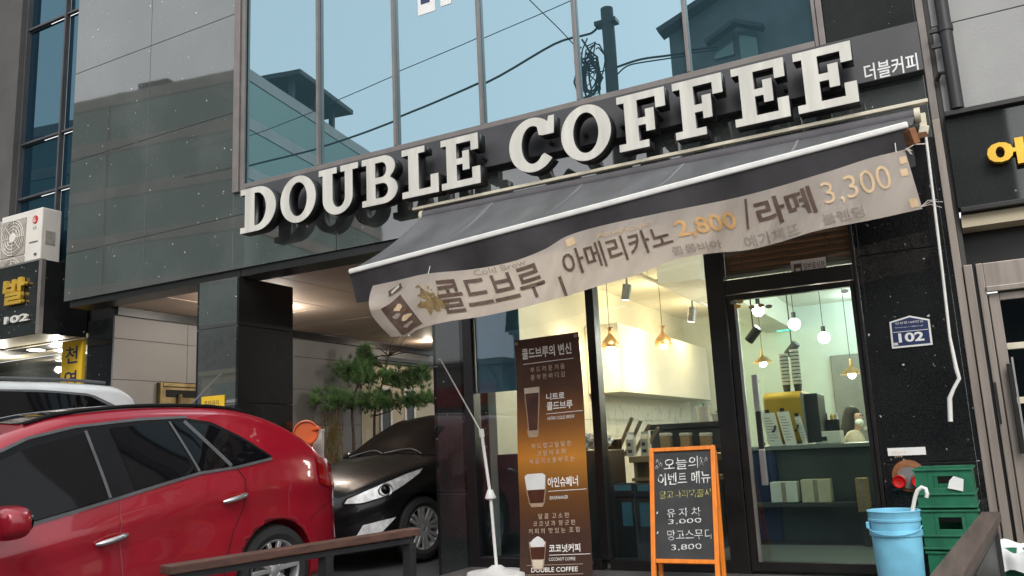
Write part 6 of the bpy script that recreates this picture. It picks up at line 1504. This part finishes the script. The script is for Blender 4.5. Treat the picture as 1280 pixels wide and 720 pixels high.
# ================================================================== seated woman
Wc = at(1070, 523, 3.9); YWm = 3.9
wm = thing('person', 'seated woman in cream jacket and white face mask with long dark hair', 'person', (Wc.x, YWm, .2))
def skin_mesh(name, verts, edges, radii, mt, parent, sub=2):
    me = bpy.data.meshes.new(name); me.from_pydata(verts, edges, []); o = bpy.data.objects.new(name, me); COL.objects.link(o)
    sk = o.modifiers.new('s', 'SKIN'); sk.use_smooth_shade = True
    for v, r in zip(me.skin_vertices[0].data, radii): v.radius = r if isinstance(r, tuple) else (r, r)
    me.skin_vertices[0].data[0].use_root = True
    ss = o.modifiers.new('d', 'SUBSURF'); ss.levels = sub; ss.render_levels = sub
    dg = bpy.context.evaluated_depsgraph_get(); dg.update(); mr = bpy.data.meshes.new_from_object(o.evaluated_get(dg)); bpy.data.objects.remove(o)
    mr.materials.clear(); return link(name, mr, mt, parent, smooth=True)
hx, hy, hz = Wc.x, YWm, Wc.z+.01          # head centre; she looks to the right (+x) and slightly to the camera
P = dict(pel=(hx-.10, hy, hz-.66), wai=(hx-.11, hy, hz-.50), che=(hx-.06, hy, hz-.26), nek=(hx-.03, hy, hz-.17), hed=(hx-.015, hy, hz-.09), top=(hx-.005, hy, hz+.07),
         shl=(hx-.02, hy-.17, hz-.205), ell=(hx+.06, hy-.22, hz-.47), wrl=(hx+.24, hy-.12, hz-.46), hal=(hx+.31, hy-.08, hz-.45),
         shr=(hx-.06, hy+.17, hz-.205), elr=(hx+.06, hy+.22, hz-.46), wrr=(hx+.25, hy+.12, hz-.42),
         kl=(hx+.32, hy-.12, hz-.67), al=(hx+.30, hy-.13, hz-1.08), fl=(hx+.44, hy-.14, hz-1.15), kr=(hx+.32, hy+.12, hz-.67), ar=(hx+.30, hy+.13, hz-1.08), fr=(hx+.44, hy+.14, hz-1.15))
names = list(P); idx = {n: i for i, n in enumerate(names)}
E_ = [('pel', 'wai'), ('wai', 'che'), ('che', 'nek'), ('nek', 'hed'), ('hed', 'top'), ('che', 'shl'), ('shl', 'ell'), ('ell', 'wrl'), ('wrl', 'hal'), ('che', 'shr'), ('shr', 'elr'), ('elr', 'wrr'), ('pel', 'kl'), ('kl', 'al'), ('al', 'fl'), ('pel', 'kr'), ('kr', 'ar'), ('ar', 'fr')]
rad = dict(pel=.13, wai=.11, che=.125, nek=.045, hed=.075, top=.085, shl=.065, ell=.045, wrl=.03, hal=.035, shr=.065, elr=.045, wrr=.03, kl=.07, al=.045, fl=.04, kr=.07, ar=.045, fr=.04)
skin_mesh('body', [P[n] for n in names], [(idx[a], idx[b]) for a, b in E_], [rad[n] for n in names], 'skin', wm)
jk = ['wai', 'che', 'nek', 'shl', 'ell', 'wrl', 'shr', 'elr', 'wrr']; ji = {n: i for i, n in enumerate(jk)}
skin_mesh('jacket', [P[n] if n != 'nek' else (P['nek'][0], P['nek'][1], P['nek'][2]-.03) for n in jk], [(ji[a], ji[b]) for a, b in E_ if a in ji and b in ji], [.16, .165, .085, .095, .072, .05, .095, .072, .05], 'cloth_cream', wm)
tr2 = ['pel', 'kl', 'al', 'kr', 'ar']; ti = {n: i for i, n in enumerate(tr2)}
skin_mesh('trousers', [P[n] for n in tr2], [(ti[a], ti[b]) for a, b in E_ if a in ti and b in ti], [.15, .082, .06, .082, .06], 'cloth_dark', wm)
bm = BM(); bmesh.ops.create_uvsphere(bm, u_segments=24, v_segments=16, radius=1, matrix=Matrix.Translation((hx-.042, hy+.02, hz+.034)) @ Matrix.Diagonal((.092, .095, .106, 1)))
tube(bm, [(hx-.065, hy-.055, hz+.03), (hx-.085, hy-.075, hz-.10), (hx-.10, hy-.13, hz-.26), (hx-.085, hy-.16, hz-.36)], [.06, .065, .055, .02], 12)
tube(bm, [(hx-.085, hy+.04, hz+.03), (hx-.11, hy+.05, hz-.10), (hx-.13, hy+.05, hz-.30), (hx-.12, hy+.05, hz-.38)], [.06, .07, .06, .02], 12)
tube(bm, [(hx-.035, hy-.075, hz+.06), (hx-.045, hy-.085, hz-.05), (hx-.06, hy-.09, hz-.18)], [.03, .032, .015], 10)
for f in bm.faces: f.smooth = True
obj('hair', bm, 'hair', wm)
bm = BM(); bmesh.ops.create_uvsphere(bm, u_segments=20, v_segments=12, radius=1, matrix=Matrix.Translation((hx+.030, hy-.036, hz-.058)) @ Matrix.Rotation(R_(-38), 4, 'Z') @ Matrix.Diagonal((.046, .056, .046, 1)))
for f in bm.faces: f.smooth = True
obj('face_mask', bm, 'paper_white', wm)
bm = BM()
for dy in (-.075, -.01): bmesh.ops.create_uvsphere(bm, u_segments=10, v_segments=8, radius=.009, matrix=Matrix.Translation((hx+.058 if dy < -.05 else hx+.074, hy+dy, hz+.022)))
obj('eyes', bm, 'hair', wm)
bm = BM()
for k in range(4):
    b = Vector(P['hal'])+Vector((.0, -.03+.018*k, .0)); tube(bm, [b, b+Vector((.045, 0, .008)), b+Vector((.075, 0, -.012)), b+Vector((.085, 0, -.03))], [.009, .0085, .008, .006], 8)
b = Vector(P['hal'])+Vector((-.02, -.035, .01)); tube(bm, [b, b+Vector((.03, -.02, .015)), b+Vector((.055, -.02, .01))], [.010, .009, .007], 8); obj('fingers', bm, 'skin', wm)
cf = thing('cafe_chair', 'tan wooden chair under the seated woman', 'chair', (hx-.1, hy, .2)); zs2 = hz-.79
bm = BM(); box(bm, hx-.30, hx+.14, hy-.21, hy+.21, zs2-.035, zs2); obj('seat', bm, 'wood_tan', cf, bevel=.008)
for sx in (hx-.28, hx+.11):
    for sy in (hy-.19, hy+.17): bm = BM(); box(bm, sx, sx+.03, sy, sy+.03, .2, zs2-.036); obj('leg', bm, 'wood_tan', cf)
bm = BM(); box(bm, hx-.31, hx-.285, hy-.2, hy+.2, zs2+.001, zs2+.40); obj('backrest', bm, 'wood_tan', cf, bevel=.006)
